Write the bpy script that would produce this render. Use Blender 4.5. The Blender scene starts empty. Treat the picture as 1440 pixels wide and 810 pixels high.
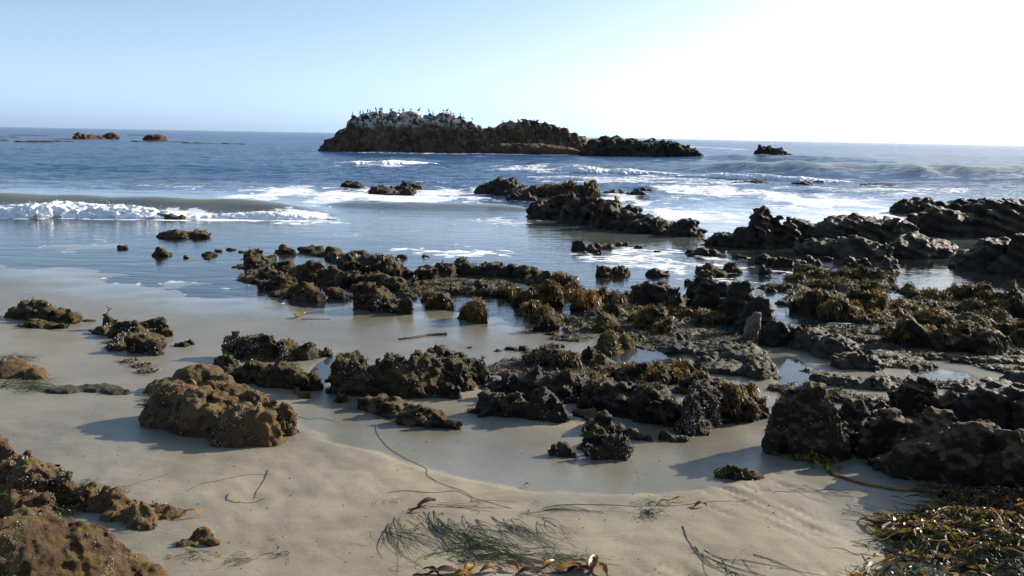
import bpy, math, random
import numpy as np
from mathutils import Matrix, Vector

# ------------------------------------------------------------------ camera, sky, sun, exposure
SC = bpy.context.scene
W0, H0, F0 = 1440.0, 810.0, 1247.0            # photo size and focal length in photo pixels
CAM_Z = 2.6                                   # eye above the sea
PITCH = math.atan((405.0 - 191.0) / F0)
ROLL = math.atan(26.0 / 1440.0)
FWD = np.array([0, math.cos(PITCH), -math.sin(PITCH)])
R0 = np.array([1.0, 0, 0]); U0 = np.array([0, math.sin(PITCH), math.cos(PITCH)])
RGT = math.cos(ROLL) * R0 + math.sin(ROLL) * U0
UPV = -math.sin(ROLL) * R0 + math.cos(ROLL) * U0
cam_d = bpy.data.cameras.new('camera'); cam = bpy.data.objects.new('camera', cam_d)
SC.collection.objects.link(cam); SC.camera = cam
cam_d.sensor_width = 36.0; cam_d.lens = 36.0 * F0 / W0
cam_d.clip_start = 0.05; cam_d.clip_end = 60000
M = Matrix.Identity(4)
for i in range(3):
    M[i][0] = RGT[i]; M[i][1] = UPV[i]; M[i][2] = -FWD[i]
M[2][3] = CAM_Z
cam.matrix_world = M

SUN_AZ, SUN_EL = math.radians(60), math.radians(22)     # azimuth to the right of the view direction
sky_w = bpy.data.worlds.new('World'); SC.world = sky_w; sky_w.use_nodes = True
wn = sky_w.node_tree; wn.nodes.clear()
sky = wn.nodes.new('ShaderNodeTexSky'); sky.sky_type = 'NISHITA'; sky.sun_disc = False
sky.sun_elevation = SUN_EL; sky.sun_rotation = SUN_AZ
sky.air_density = 1.0; sky.dust_density = 1.6; sky.ozone_density = 2.0; sky.altitude = 0
bg = wn.nodes.new('ShaderNodeBackground'); bg.inputs['Strength'].default_value = 0.098
wo = wn.nodes.new('ShaderNodeOutputWorld')
# sea haze: towards the horizon the sky keeps its brightness but turns blue-white
def _n(t, **k):
    x = wn.nodes.new(t)
    for a_, v_ in k.items(): setattr(x, a_, v_)
    return x
tc = _n('ShaderNodeTexCoord'); sx = _n('ShaderNodeSeparateXYZ'); wn.links.new(tc.outputs['Generated'], sx.inputs[0])
hz_ = _n('ShaderNodeMapRange', interpolation_type='SMOOTHSTEP'); wn.links.new(sx.outputs[2], hz_.inputs[0])
hz_.inputs[1].default_value = -0.05; hz_.inputs[2].default_value = 0.5; hz_.inputs[3].default_value = 1.0; hz_.inputs[4].default_value = 0.25
lum = _n('ShaderNodeRGBToBW'); wn.links.new(sky.outputs[0], lum.inputs[0])
hc = _n('ShaderNodeMix', data_type='RGBA', blend_type='MULTIPLY'); hc.inputs[0].default_value = 1.0
wn.links.new(lum.outputs[0], hc.inputs[6]); 
ct = _n('ShaderNodeValToRGB'); wn.links.new(sx.outputs[2], ct.inputs[0]); e_ = ct.color_ramp.elements
e_[0].position = 0.0; e_[0].color = (1.0, 1.0, 1.0, 1); e_[1].position = 0.5; e_[1].color = (0.29, 0.56, 1.0, 1)
for p_, c_ in ((0.03, (0.54, 0.72, 1.0, 1)), (0.05, (0.53, 0.72, 1.0, 1)), (0.15, (0.46, 0.68, 1.0, 1))):
    q_ = e_.new(p_); q_.color = c_
e_[0].color = (0.58, 0.76, 1.0, 1)
g1 = _n('ShaderNodeMath', operation='MAXIMUM'); wn.links.new(sx.outputs[2], g1.inputs[0]); g1.inputs[1].default_value = 0.0
g2 = _n('ShaderNodeMath', operation='MULTIPLY'); wn.links.new(g1.outputs[0], g2.inputs[0]); g2.inputs[1].default_value = -1 / 0.035
g3 = _n('ShaderNodeMath', operation='EXPONENT'); wn.links.new(g2.outputs[0], g3.inputs[0])
gn = _n('ShaderNodeMath', operation='MULTIPLY_ADD'); wn.links.new(g3.outputs[0], gn.inputs[0]); gn.inputs[1].default_value = 1.85; gn.inputs[2].default_value = 1.55
vm = _n('ShaderNodeVectorMath', operation='SCALE'); 
gw = _n('ShaderNodeMapRange', interpolation_type='SMOOTHSTEP'); wn.links.new(lum.outputs[0], gw.inputs[0]); gw.inputs[1].default_value = 3.0; gw.inputs[2].default_value = 9.0
tw = _n('ShaderNodeMix', data_type='RGBA'); wn.links.new(gw.outputs[0], tw.inputs[0]); wn.links.new(ct.outputs[0], tw.inputs[6]); tw.inputs[7].default_value = (0.90, 0.95, 1.0, 1)
wn.links.new(tw.outputs[2], vm.inputs[0]); 
gl_ = _n('ShaderNodeMapRange', interpolation_type='SMOOTHSTEP'); wn.links.new(lum.outputs[0], gl_.inputs[0]); gl_.inputs[1].default_value = 2.5; gl_.inputs[2].default_value = 12.0; gl_.inputs[3].default_value = 1.0; gl_.inputs[4].default_value = 0.46
gm = _n('ShaderNodeMath', operation='MULTIPLY'); wn.links.new(gn.outputs[0], gm.inputs[0]); wn.links.new(gl_.outputs[0], gm.inputs[1]); wn.links.new(gm.outputs[0], vm.inputs[3])
wn.links.new(vm.outputs[0], hc.inputs[7])
mx = _n('ShaderNodeMix', data_type='RGBA'); wn.links.new(hz_.outputs[0], mx.inputs[0]); wn.links.new(sky.outputs[0], mx.inputs[6]); wn.links.new(hc.outputs[2], mx.inputs[7])
wn.links.new(mx.outputs[2], bg.inputs[0]); wn.links.new(bg.outputs[0], wo.inputs[0])
sun_d = bpy.data.lights.new('sun', 'SUN'); sun_d.energy = 4.6; sun_d.angle = math.radians(0.6); sun_d.color = (1.0, 0.90, 0.76)
sun = bpy.data.objects.new('sun', sun_d); SC.collection.objects.link(sun)
sd = Vector((math.sin(SUN_AZ) * math.cos(SUN_EL), math.cos(SUN_AZ) * math.cos(SUN_EL), math.sin(SUN_EL)))
sun.rotation_euler = sd.to_track_quat('Z', 'Y').to_euler(); sun.location = (30, 20, 20)
SC.view_settings.view_transform = 'Standard'; SC.view_settings.look = 'None'
SC.view_settings.exposure = 0.85; SC.view_settings.gamma = 1.0
SC.render.engine = 'CYCLES'
SC.cycles.use_denoising = True
SC.cycles.max_bounces = 6; SC.cycles.transparent_max_bounces = 12
SC.cycles.sample_clamp_indirect = 4.0; SC.cycles.sample_clamp_direct = 12.0
SC.cycles.caustics_reflective = False; SC.cycles.caustics_refractive = False

# ------------------------------------------------------------------ noise
_rp = np.random.default_rng(1234)
_P = np.concatenate([_rp.permutation(256)] * 3).astype(np.int32)
_G3 = _rp.normal(size=(768, 3)); _G3 /= np.linalg.norm(_G3, axis=1, keepdims=True)
_GX, _GY, _GZ = [np.ascontiguousarray(np.tile(_G3[:256, k] * 1.3, 3)).astype(np.float32) for k in range(3)]
def perlin(x, y, z=None, seed=0):
    x = np.asarray(x, float) + (seed * 17.31) % 97; y = np.asarray(y, float) + (seed * 7.77) % 89
    z = np.full(np.broadcast(x, y).shape, 0.37 + (seed * 3.3) % 31) if z is None else np.asarray(z, float) + (seed * 5.19) % 83
    xf = np.floor(x); yf = np.floor(y); zf = np.floor(z)
    fx = (x - xf).astype(np.float32); fy = (y - yf).astype(np.float32); fz = (z - zf).astype(np.float32)
    xi = xf.astype(np.int32) & 255; yi = yf.astype(np.int32) & 255; zi = zf.astype(np.int32) & 255
    u = fx*fx*fx*(fx*(fx*6-15)+10); v = fy*fy*fy*(fy*(fy*6-15)+10); w = fz*fz*fz*(fz*(fz*6-15)+10)
    r = []
    for a in (0, 1):
        A = _P[xi + a] + yi
        for b in (0, 1):
            B = _P[A + b] + zi
            n = []
            for c in (0, 1):
                h = _P[B + c]
                n.append(_GX[h]*(fx-a) + _GY[h]*(fy-b) + _GZ[h]*(fz-c))
            r.append(n[0] + w * (n[1] - n[0]))
    p = r[0] + v * (r[1] - r[0]); q = r[2] + v * (r[3] - r[2])
    return (p + u * (q - p)).astype(float)
def fbm(x, y, z=None, octs=4, seed=0, gain=0.5):
    r = 0.0; a = 1.0; f = 1.0
    for o in range(octs):
        r = r + a * perlin(x*f, y*f, None if z is None else z*f, seed + o*17)
        a *= gain; f *= 2.03
    return r
def billow(x, y, z=None, octs=3, seed=0, gain=0.5):
    r = 0.0; a = 1.0; f = 1.0
    for o in range(octs):
        r = r + a * np.abs(perlin(x*f, y*f, None if z is None else z*f, seed + o*13))
        a *= gain; f *= 2.1
    return r
def sstep(a, b, x):
    t = np.clip((x - a) / (b - a), 0, 1)
    return t * t * (3 - 2 * t)

# ------------------------------------------------------------------ ground height, photo pixel -> place
_sx = np.array([-60, -14, -9.5, -5.8, -4.0, -2.2, -0.9, 1.0, 3.0, 6.0, 14, 60.0])
_sy = np.array([17.5, 17.2, 16.6, 14.3, 13.2, 12.6, 12.4, 12.2, 12.0, 12.3, 13.0, 14.0])
def shore_y(x): return np.interp(x, _sx, _sy)
POOLS = []                                    # (x, y, rx, ry, z) filled in below
def ground0(x, y):
    x = np.asarray(x, float); y = np.asarray(y, float)
    d = shore_y(x) - y
    z = np.where(d > 0, 0.022 * np.minimum(d, 3) + 0.055 * np.clip(d - 3, 0, 16), np.where(d > -8, 0.004 * d, np.where(d > -18, -0.032 + 0.016 * (d + 8), -0.192 + 0.05 * (d + 18))))
    z = np.maximum(z, -7.0)
    z = z + 0.03 * fbm(x * 0.35, y * 0.35, octs=3, seed=3) * sstep(-30, -3, d)
    z = z + 0.012 * fbm(x * 1.3, y * 1.3, octs=2, seed=8) * sstep(-12, 0, d)
    return z
def ground(x, y):
    z = ground0(x, y)
    # runnel: a shallow curved channel of wet sand in front of the reef
    z = z - 0.030 * runnel(x, y)
    for (px, py, rx, ry, pz) in POOLS:
        r = np.sqrt(((x - px) / rx) ** 2 + ((y - py) / ry) ** 2)
        k = 1 - sstep(0.85, 1.5, r)
        z = z * (1 - k) + (pz - 0.03) * k
    return z
RUN = None
def runnel(x, y):
    if RUN is None: return 0.0 * np.asarray(x, float)
    e = np.interp(x, RUN[:, 0], RUN[:, 1], left=20, right=20) + 0.16 * fbm(np.asarray(x) * 1.1, np.asarray(y) * 1.1, octs=4, seed=77)
    return sstep(-0.03, 0.16, y - e) * (1 - sstep(1.2, 2.2, y - e)) * sstep(RUN[0, 0], RUN[0, 0] + 0.9, x) * (1 - sstep(RUN[-1, 0] - 0.7, RUN[-1, 0], x))
def ray(u, v):
    d = FWD * F0 + RGT * (u - W0 / 2) - UPV * (v - H0 / 2)
    return d / d[1]                           # per metre of forward distance
def place(u, v, sea=True):
    """first point of the ground or sea that the pixel's ray meets"""
    d = ray(u, v); lo, hi = 1.2, 3000.0
    for it in range(3):
        ys = np.geomspace(lo, hi, 70)
        x = d[0] * ys; z = CAM_Z + d[2] * ys
        g = ground(x, ys)
        if sea: g = np.maximum(g, 0.0)
        k = max(1, int(np.argmax(z <= g)))
        lo, hi = ys[k - 1], ys[k]
    return np.array([x[k], ys[k], g[k]])
RUN = np.array([place(u, v)[:2] for u, v in [(330, 570), (400, 592), (470, 618), (560, 650), (650, 676), (740, 690), (850, 695), (950, 692), (1010, 684), (1080, 664), (1150, 640)]])
for (u, v, ru, rv) in [(1112, 522, 34, 20), (1326, 527, 34, 8), (905, 500, 42, 12), (458, 520, 16, 20), (1092, 430, 34, 22),
                       (700, 540, 24, 8), (1010, 458, 30, 10)]:
    c = place(u, v); s = c[1] / F0
    q = place(u, v - rv); p = place(u, v + rv)
    POOLS.append((c[0], (p[1] + q[1]) / 2, ru * s, max(0.12, (q[1] - p[1]) / 2), float(ground0(c[0], c[1])) - 0.01))

# ------------------------------------------------------------------ node helpers and materials
def new_mat(name):
    m = bpy.data.materials.new(name); m.use_nodes = True
    nt = m.node_tree; nt.nodes.clear()
    out = nt.nodes.new('ShaderNodeOutputMaterial')
    return m, nt, out
class NB:
    def __init__(s, nt): s.nt = nt
    def n(s, t, **kw):
        x = s.nt.nodes.new(t)
        for k, v in kw.items(): setattr(x, k, v)
        return x
    def lk(s, a, b): s.nt.links.new(a, b)
    def put(s, sock, v):
        if hasattr(v, 'links'): s.lk(v, sock)
        else: sock.default_value = v
    def pos(s, scale=(1, 1, 1)):
        g = s.n('ShaderNodeNewGeometry'); mp = s.n('ShaderNodeMapping'); s.lk(g.outputs['Position'], mp.inputs['Vector'])
        mp.inputs['Scale'].default_value = scale
        return mp.outputs[0]
    def noise(s, vec, scale, detail=4, rough=0.55, dist=0.0):
        x = s.n('ShaderNodeTexNoise'); s.lk(vec, x.inputs['Vector'])
        x.inputs['Scale'].default_value = scale; x.inputs['Detail'].default_value = detail
        x.inputs['Roughness'].default_value = rough; x.inputs['Distortion'].default_value = dist
        return x.outputs['Fac']
    def voro(s, vec, scale, feature='F1', out='Distance'):
        x = s.n('ShaderNodeTexVoronoi', feature=feature); s.lk(vec, x.inputs['Vector']); x.inputs['Scale'].default_value = scale
        return x.outputs[out]
    def ramp(s, v, a, b, lo=0.0, hi=1.0):
        x = s.n('ShaderNodeMapRange', interpolation_type='SMOOTHSTEP'); s.put(x.inputs['Value'], v)
        s.put(x.inputs['From Min'], a); s.put(x.inputs['From Max'], b)
        s.put(x.inputs['To Min'], lo); s.put(x.inputs['To Max'], hi)
        return x.outputs[0]
    def math(s, op, a, b=0.0, clamp=False):
        x = s.n('ShaderNodeMath', operation=op); x.use_clamp = clamp
        s.put(x.inputs[0], a); s.put(x.inputs[1], b)
        return x.outputs[0]
    def mix(s, f, a, b):
        x = s.n('ShaderNodeMix', data_type='RGBA'); s.put(x.inputs[0], f)
        for sock, v in ((x.inputs[6], a), (x.inputs[7], b)):
            if hasattr(v, 'links'): s.lk(v, sock)
            else: sock.default_value = tuple(v) + (1.0,) if len(v) == 3 else v
        return x.outputs[2]
    def attr(s, name): return s.n('ShaderNodeAttribute', attribute_name=name).outputs['Fac']
    def bump(s, h, strength, dist, normal=None):
        x = s.n('ShaderNodeBump'); s.put(x.inputs['Strength'], strength); x.inputs['Distance'].default_value = dist
        s.lk(h, x.inputs['Height'])
        if normal is not None: s.lk(normal, x.inputs['Normal'])
        return x.outputs[0]
    def upz(s):
        g = s.n('ShaderNodeNewGeometry'); sp = s.n('ShaderNodeSeparateXYZ'); s.lk(g.outputs['Normal'], sp.inputs[0])
        return sp.outputs[2]
    def bsdf(s, col, rough, normal=None, spec=0.5, **kw):
        x = s.n('ShaderNodeBsdfPrincipled'); s.put(x.inputs['Base Color'], col if hasattr(col, 'links') else tuple(col) + (1.0,))
        s.put(x.inputs['Roughness'], rough); s.put(x.inputs['Specular IOR Level'], spec)
        if normal is not None: s.lk(normal, x.inputs['Normal'])
        for k, v in kw.items(): s.put(x.inputs[k], v)
        return x.outputs[0]

def rock_mat(name, dark, mid, pale, algae, algae_lit_amt=0.4, speck=0.3, rough=0.6, sc=1.0, wet=0.0, bump=0.9):
    m, nt, out = new_mat(name); b = NB(nt); P = b.pos()
    n1 = b.noise(P, 2.3 * sc, 6, 0.6, 0.4); n2 = b.noise(P, 14 * sc, 7, 0.7); n3 = b.noise(P, 70 * sc, 5, 0.7)
    col = b.mix(b.ramp(n1, 0.35, 0.65), dark, mid)
    col = b.mix(b.ramp(n2, 0.52, 0.72, 0, 0.75), col, pale)
    col = b.mix(b.ramp(n3, 0.50, 0.64, 0, 0.65), col, tuple(c * 0.45 for c in dark))
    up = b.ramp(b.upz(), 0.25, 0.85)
    am = b.math('MULTIPLY', b.ramp(b.noise(P, 3.1 * sc, 5, 0.6, 0.6), 0.62 - algae_lit_amt * 0.45, 0.80 - algae_lit_amt * 0.45), up)
    col = b.mix(b.math('MULTIPLY', am, 0.85), col, algae)  # algae on upward faces; for the boulders, painted sunlit tops
    vd = b.voro(P, 85 * sc)
    sp = b.math('MULTIPLY', b.ramp(vd, 0.22, 0.38, 1, 0), b.ramp(b.noise(P, 4.2 * sc, 3), 0.68 - speck * 0.3, 0.76 - speck * 0.3))
    col = b.mix(b.math('MULTIPLY', sp, min(1, speck * 1.8)), col, (0.36, 0.33, 0.29))
    hgt = b.math('ADD', b.math('MULTIPLY', n2, 1.0), b.math('ADD', b.math('MULTIPLY', n3, 0.8), b.math('MULTIPLY', sp, 0.25)))
    nor = b.bump(hgt, bump, 0.035 / sc)
    rg = b.ramp(n2, 0.3, 0.7, rough - 0.12 - wet, rough + 0.15)
    b.lk(b.bsdf(col, rg, nor, 0.28 + wet), out.inputs[0])
    return m
MAT = {}
MAT['dark'] = rock_mat('dark_wet_rock', (0.010, 0.0075, 0.0055), (0.026, 0.018, 0.012), (0.070, 0.050, 0.033), (0.065, 0.040, 0.008), 0.5, 0.2, 0.52)
MAT['weedy'] = rock_mat('weedy_rock', (0.011, 0.008, 0.005), (0.030, 0.019, 0.008), (0.062, 0.042, 0.020), (0.105, 0.058, 0.010), 0.7, 0.15, 0.68)
MAT['tan'] = rock_mat('tan_encrusted_rock', (0.062, 0.036, 0.019), (0.170, 0.094, 0.042), (0.270, 0.175, 0.092), (0.145, 0.098, 0.030), 0.55, 0.45, 0.8)
MAT['brown'] = rock_mat('brown_encrusted_rock', (0.019, 0.012, 0.006), (0.058, 0.035, 0.017), (0.130, 0.086, 0.046), (0.095, 0.066, 0.014), 0.6, 0.35, 0.76)
MAT['shelf'] = rock_mat('grey_mudstone', (0.022, 0.017, 0.011), (0.055, 0.043, 0.027), (0.110, 0.088, 0.058), (0.060, 0.050, 0.014), 0.45, 0.2, 0.62, 1.0, 0.06, 0.8)
MAT['boulder'] = rock_mat('brown_boulder_lit_top', (0.013, 0.009, 0.005), (0.030, 0.020, 0.011), (0.060, 0.041, 0.023), (0.140, 0.094, 0.044), 0.75, 0.1, 0.78)  # shade darkened into the sides; algae colour here paints the sunlit tops
MAT['far'] = rock_mat('offshore_rock', (0.018, 0.013, 0.008), (0.065, 0.044, 0.025), (0.150, 0.108, 0.060), (0.080, 0.062, 0.020), 0.35, 0.0, 0.78, 0.14)
MAT['farred'] = rock_mat('red_brown_rock', (0.060, 0.030, 0.019), (0.120, 0.062, 0.038), (0.180, 0.105, 0.070), (0.110, 0.070, 0.035), 0.3, 0.0, 0.78, 0.2)
MAT['pale'] = rock_mat('pale_stone', (0.120, 0.096, 0.074), (0.240, 0.198, 0.155), (0.340, 0.296, 0.240), (0.150, 0.118, 0.076), 0.1, 0.2, 0.75)
# the bird rock: dropping-whitened crown (colour of the thing itself, above a height)
m, nt, out = new_mat('guano_rock'); b = NB(nt); P = b.pos()
sp_ = b.n('ShaderNodeSeparateXYZ'); b.lk(P, sp_.inputs[0])
n1 = b.noise(P, 0.35, 6, 0.6, 0.4); n2 = b.noise(P, 1.6, 6, 0.65); n3 = b.noise(b.pos((1, 1, 0.35)), 1.1, 5, 0.6)
col = b.mix(b.ramp(n1, 0.35, 0.65), (0.026, 0.018, 0.011), (0.090, 0.062, 0.033))
col = b.mix(b.ramp(n2, 0.5, 0.7, 0, 0.8), col, (0.200, 0.145, 0.080))
hz = b.math('ADD', sp_.outputs[2], b.math('MULTIPLY', b.math('SUBTRACT', n3, 0.5), 3.2))
lowred = b.math('MULTIPLY', b.ramp(sp_.outputs[2], 0.5, 1.6, 1, 0), b.ramp(n2, 0.4, 0.6))
col = b.mix(b.math('MULTIPLY', lowred, 0.7), col, (0.110, 0.050, 0.030))
xm = b.ramp(sp_.outputs[0], -6, 2, 1, 0)
gu = b.math('MULTIPLY', b.math('MULTIPLY', b.ramp(hz, 3.0, 4.6), xm), b.ramp(n2, 0.42, 0.60))
col = b.mix(gu, col, (0.62, 0.54, 0.46))
nor = b.bump(b.math('ADD', n2, n3), 0.9, 0.35)
b.lk(b.bsdf(col, 0.8, nor, 0.3), out.inputs[0]); MAT['guano'] = m

# sand
m, nt, out = new_mat('beach_sand'); b = NB(nt); P = b.pos()
wet, film = b.attr('wet'), b.attr('film')
n1 = b.noise(P, 1.1, 5, 0.6); n2 = b.noise(P, 9, 5, 0.6); n3 = b.noise(P, 420, 2, 0.6); n4 = b.noise(b.pos((1, 2.2, 1)), 28, 5, 0.65)
dry = b.mix(b.ramp(n1, 0.3, 0.7), (0.232, 0.198, 0.142), (0.302, 0.260, 0.188))
dry = b.mix(b.ramp(n2, 0.5, 0.75, 0, 0.45), dry, (0.205, 0.170, 0.120))
dry = b.mix(b.ramp(b.noise(b.pos((1.0, 1.7, 1)), 0.8, 6, 0.65, 0.8), 0.48, 0.62, 0, 0.55), dry, (0.190, 0.160, 0.115))
dry = b.mix(b.ramp(n3, 0.55, 0.7, 0, 0.35), dry, (0.150, 0.120, 0.085))
wcol = b.mix(b.ramp(n1, 0.3, 0.7), (0.160, 0.144, 0.106), (0.208, 0.188, 0.140))
col = b.mix(wet, dry, wcol)
rg = b.math('ADD', b.ramp(wet, 0, 1, 0.85, 0.34), b.math('MULTIPLY', film, -0.22))
rg = b.math('ADD', rg, b.math('MULTIPLY', b.math('SUBTRACT', n2, 0.5), 0.16), True)
bs = b.ramp(film, 0, 1, 0.55, 0.10)
nor = b.bump(b.math('ADD', b.math('MULTIPLY', n4, 0.7), b.math('MULTIPLY', n3, 0.12)), bs, 0.012)
b.lk(b.bsdf(col, rg, nor, b.ramp(wet, 0, 1, 0.25, 0.6)), out.inputs[0]); MAT['sand'] = m

# sea water: what lies under it shows through where it is shallow
def water_mat(name, lo_bump=1.0):
    m, nt, out = new_mat(name); b = NB(nt)
    opac, foam, green, calm = b.attr('opac'), b.attr('foam'), b.attr('green'), b.attr('calm')
    Pw = b.pos((0.42, 1.0, 1.0)); P = b.pos((0.55, 1, 1))
    a1 = b.noise(Pw, 1.7, 4, 0.6, 0.3); a2 = b.noise(Pw, 6.5, 3, 0.6, 0.2); a3 = b.noise(Pw, 0.35, 3, 0.5)
    far = b.attr('far')
    h = b.math('ADD', b.math('MULTIPLY', a1, 0.38), b.math('MULTIPLY', a2, 0.10))
    h = b.math('ADD', h, b.math('MULTIPLY', b.math('MULTIPLY', a3, far), 0.40))
    nor = b.bump(h, b.ramp(calm, 0, 1, 0.9 * lo_bump, 0.055 * lo_bump), 1.0)
    body = b.mix(green, (0.020, 0.066, 0.150), (0.205, 0.215, 0.150))
    dif = b.n('ShaderNodeBsdfDiffuse'); b.lk(body, dif.inputs[0])
    tr = b.n('ShaderNodeBsdfTransparent'); tr.inputs[0].default_value = (0.95, 0.97, 0.96, 1)
    tl = b.n('ShaderNodeBsdfTranslucent'); b.lk(body, tl.inputs[0])
    md = b.n('ShaderNodeAddShader'); b.lk(dif.outputs[0], md.inputs[0]); b.lk(tl.outputs[0], md.inputs[1])
    ms = b.n('ShaderNodeMixShader'); b.lk(opac, ms.inputs[0]); b.lk(tr.outputs[0], ms.inputs[1]); b.lk(md.outputs[0], ms.inputs[2])
    gl = b.n('ShaderNodeBsdfGlossy'); gl.inputs['Color'].default_value = (0.97, 0.98, 1, 1); b.put(gl.inputs['Roughness'], b.ramp(far, 0, 1, 0.07, 0.22)); b.lk(nor, gl.inputs['Normal'])
    fr = b.n('ShaderNodeFresnel'); fr.inputs[0].default_value = 1.38; b.lk(nor, fr.inputs['Normal'])
    m2 = b.n('ShaderNodeMixShader'); b.lk(fr.outputs[0], m2.inputs[0]); b.lk(ms.outputs[0], m2.inputs[1]); b.lk(gl.outputs[0], m2.inputs[2])
    # lacy foam
    l1 = b.noise(P, 1.5, 5, 0.62, 0.9); l2 = b.voro(b.pos((0.6, 1, 1)), 3.2, 'DISTANCE_TO_EDGE'); l3 = b.noise(P, 9, 4, 0.65)
    lace = b.math('ADD', b.math('MULTIPLY', l1, 0.62), b.math('SUBTRACT', b.math('MULTIPLY', l3, 0.5), b.math('MULTIPLY', l2, 0.55)))
    thr = b.math('SUBTRACT', 0.86, b.math('MULTIPLY', foam, 0.62))
    fm = b.ramp(lace, thr, b.math('ADD', thr, 0.10))
    fm = b.math('MULTIPLY', fm, b.ramp(foam, 0.02, 0.2))
    wh = b.bsdf((0.78, 0.80, 0.82), 0.8, None, 0.3)
    m3 = b.n('ShaderNodeMixShader'); b.lk(fm, m3.inputs[0]); b.lk(m2.outputs[0], m3.inputs[1]); b.lk(wh, m3.inputs[2])
    b.lk(m3.outputs[0], out.inputs[0])
    return m
MAT['water'] = water_mat('sea_water'); MAT['pool'] = water_mat('pool_water', 0.25)

def plain_mat(name, c1, c2, scale=20, rough=0.5, spec=0.5, bump=0.0, trans=0.0):
    m, nt, out = new_mat(name); b = NB(nt); P = b.pos()
    n = b.noise(P, scale, 4, 0.6)
    col = b.mix(b.ramp(n, 0.35, 0.65), c1, c2)
    nor = b.bump(n, 0.5, bump) if bump else None
    sh = b.bsdf(col, rough, nor, spec)
    if trans:
        t = b.n('ShaderNodeBsdfTranslucent'); b.lk(col, t.inputs[0])
        ms = b.n('ShaderNodeMixShader'); ms.inputs[0].default_value = trans; b.lk(sh, ms.inputs[1]); b.lk(t.outputs[0], ms.inputs[2]); sh = ms.outputs[0]
    b.lk(sh, out.inputs[0]); return m
MAT['foam'] = plain_mat('white_foam', (0.74, 0.77, 0.80), (0.86, 0.87, 0.88), 6, 0.85, 0.3, 0.10)
MAT['rockweed'] = plain_mat('golden_rockweed', (0.055, 0.034, 0.007), (0.280, 0.155, 0.020), 9, 0.42, 0.5, 0, 0.25)
MAT['olive'] = plain_mat('olive_turf', (0.040, 0.030, 0.008), (0.140, 0.100, 0.022), 12, 0.55, 0.4, 0, 0.2)
MAT['barnacle'] = plain_mat('barnacle_shell', (0.13, 0.115, 0.095), (0.34, 0.31, 0.27), 60, 0.6, 0.5)
MAT['surfgrass'] = plain_mat('green_surfgrass', (0.020, 0.034, 0.008), (0.085, 0.135, 0.024), 8, 0.35, 0.5, 0, 0.2)
MAT['darkgrass'] = plain_mat('dark_surfgrass', (0.020, 0.028, 0.010), (0.062, 0.080, 0.026), 8, 0.45, 0.5, 0, 0.1)
MAT['kelp'] = plain_mat('amber_kelp', (0.150, 0.070, 0.014), (0.430, 0.205, 0.034), 14, 0.36, 0.5, 0, 0.3)
MAT['redkelp'] = plain_mat('dark_red_kelp', (0.022, 0.009, 0.007), (0.085, 0.034, 0.017), 14, 0.55, 0.35, 0, 0.15)
MAT['yellowkelp'] = plain_mat('yellow_green_kelp', (0.120, 0.095, 0.015), (0.300, 0.215, 0.030), 14, 0.3, 0.5, 0, 0.3)
MAT['redalga'] = plain_mat('red_alga', (0.065, 0.026, 0.020), (0.150, 0.075, 0.055), 30, 0.6)
MAT['bird'] = plain_mat('black_feathers', (0.010, 0.010, 0.011), (0.026, 0.024, 0.024), 3, 0.6)
MAT['birdgrey'] = plain_mat('grey_brown_feathers', (0.050, 0.044, 0.040), (0.110, 0.098, 0.088), 3, 0.6)
MAT['beak'] = plain_mat('horn_beak', (0.06, 0.05, 0.04), (0.12, 0.10, 0.07), 3, 0.5)
MAT['wood'] = plain_mat('dark_driftwood', (0.020, 0.013, 0.009), (0.060, 0.038, 0.024), 40, 0.7, 0.4, 0.004)

# ------------------------------------------------------------------ mesh helpers
def mesh_obj(name, V, Fc, mat, parent=None, smooth=True, attrs=None, kind=None, label=None, cat=None, group=None, loc=None):
    V = np.asarray(V, np.float32).reshape(-1, 3)
    if loc is not None: V = V - np.asarray(loc, np.float32)
    me = bpy.data.meshes.new(name)
    if isinstance(Fc, np.ndarray):
        k = Fc.shape[1]; n = len(Fc)
        me.vertices.add(len(V)); me.vertices.foreach_set('co', V.ravel())
        me.loops.add(n * k); me.loops.foreach_set('vertex_index', Fc.astype(np.int32).ravel())
        me.polygons.add(n); me.polygons.foreach_set('loop_start', np.arange(0, n * k, k, dtype=np.int32))
        me.update(calc_edges=True)
    else:
        me.from_pydata(V.tolist(), [], Fc); me.update()
    me.polygons.foreach_set('use_smooth', np.full(len(me.polygons), smooth))
    for an, av in (attrs or {}).items():
        at = me.attributes.new(an, 'FLOAT', 'POINT'); at.data.foreach_set('value', np.asarray(av, np.float32).ravel())
    me.materials.append(MAT[mat] if isinstance(mat, str) else mat)
    o = bpy.data.objects.new(name, me); SC.collection.objects.link(o)
    if loc is not None: o.location = loc
    if parent is not None:
        o.parent = parent
        if loc is None: o.matrix_parent_inverse = Matrix.Translation(-parent.location)
    tag(o, label, cat, group, kind)
    return o
def tag(o, label=None, cat=None, group=None, kind=None):
    for k, v in (('label', label), ('category', cat), ('group', group), ('kind', kind)):
        if v: o[k] = v
def grid_faces(nr, nc, keep=None):
    i = np.arange(nr - 1)[:, None] * nc + np.arange(nc - 1)[None, :]
    f = np.stack([i, i + 1, i + nc + 1, i + nc], -1).reshape(-1, 4)
    return f if keep is None else f[keep[f].any(1)]
def compact(V, Fc, attrs):
    used = np.zeros(len(V), bool); used[Fc.ravel()] = True
    idx = np.cumsum(used) - 1
    return V[used], idx[Fc], {k: v[used] for k, v in attrs.items()}
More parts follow.
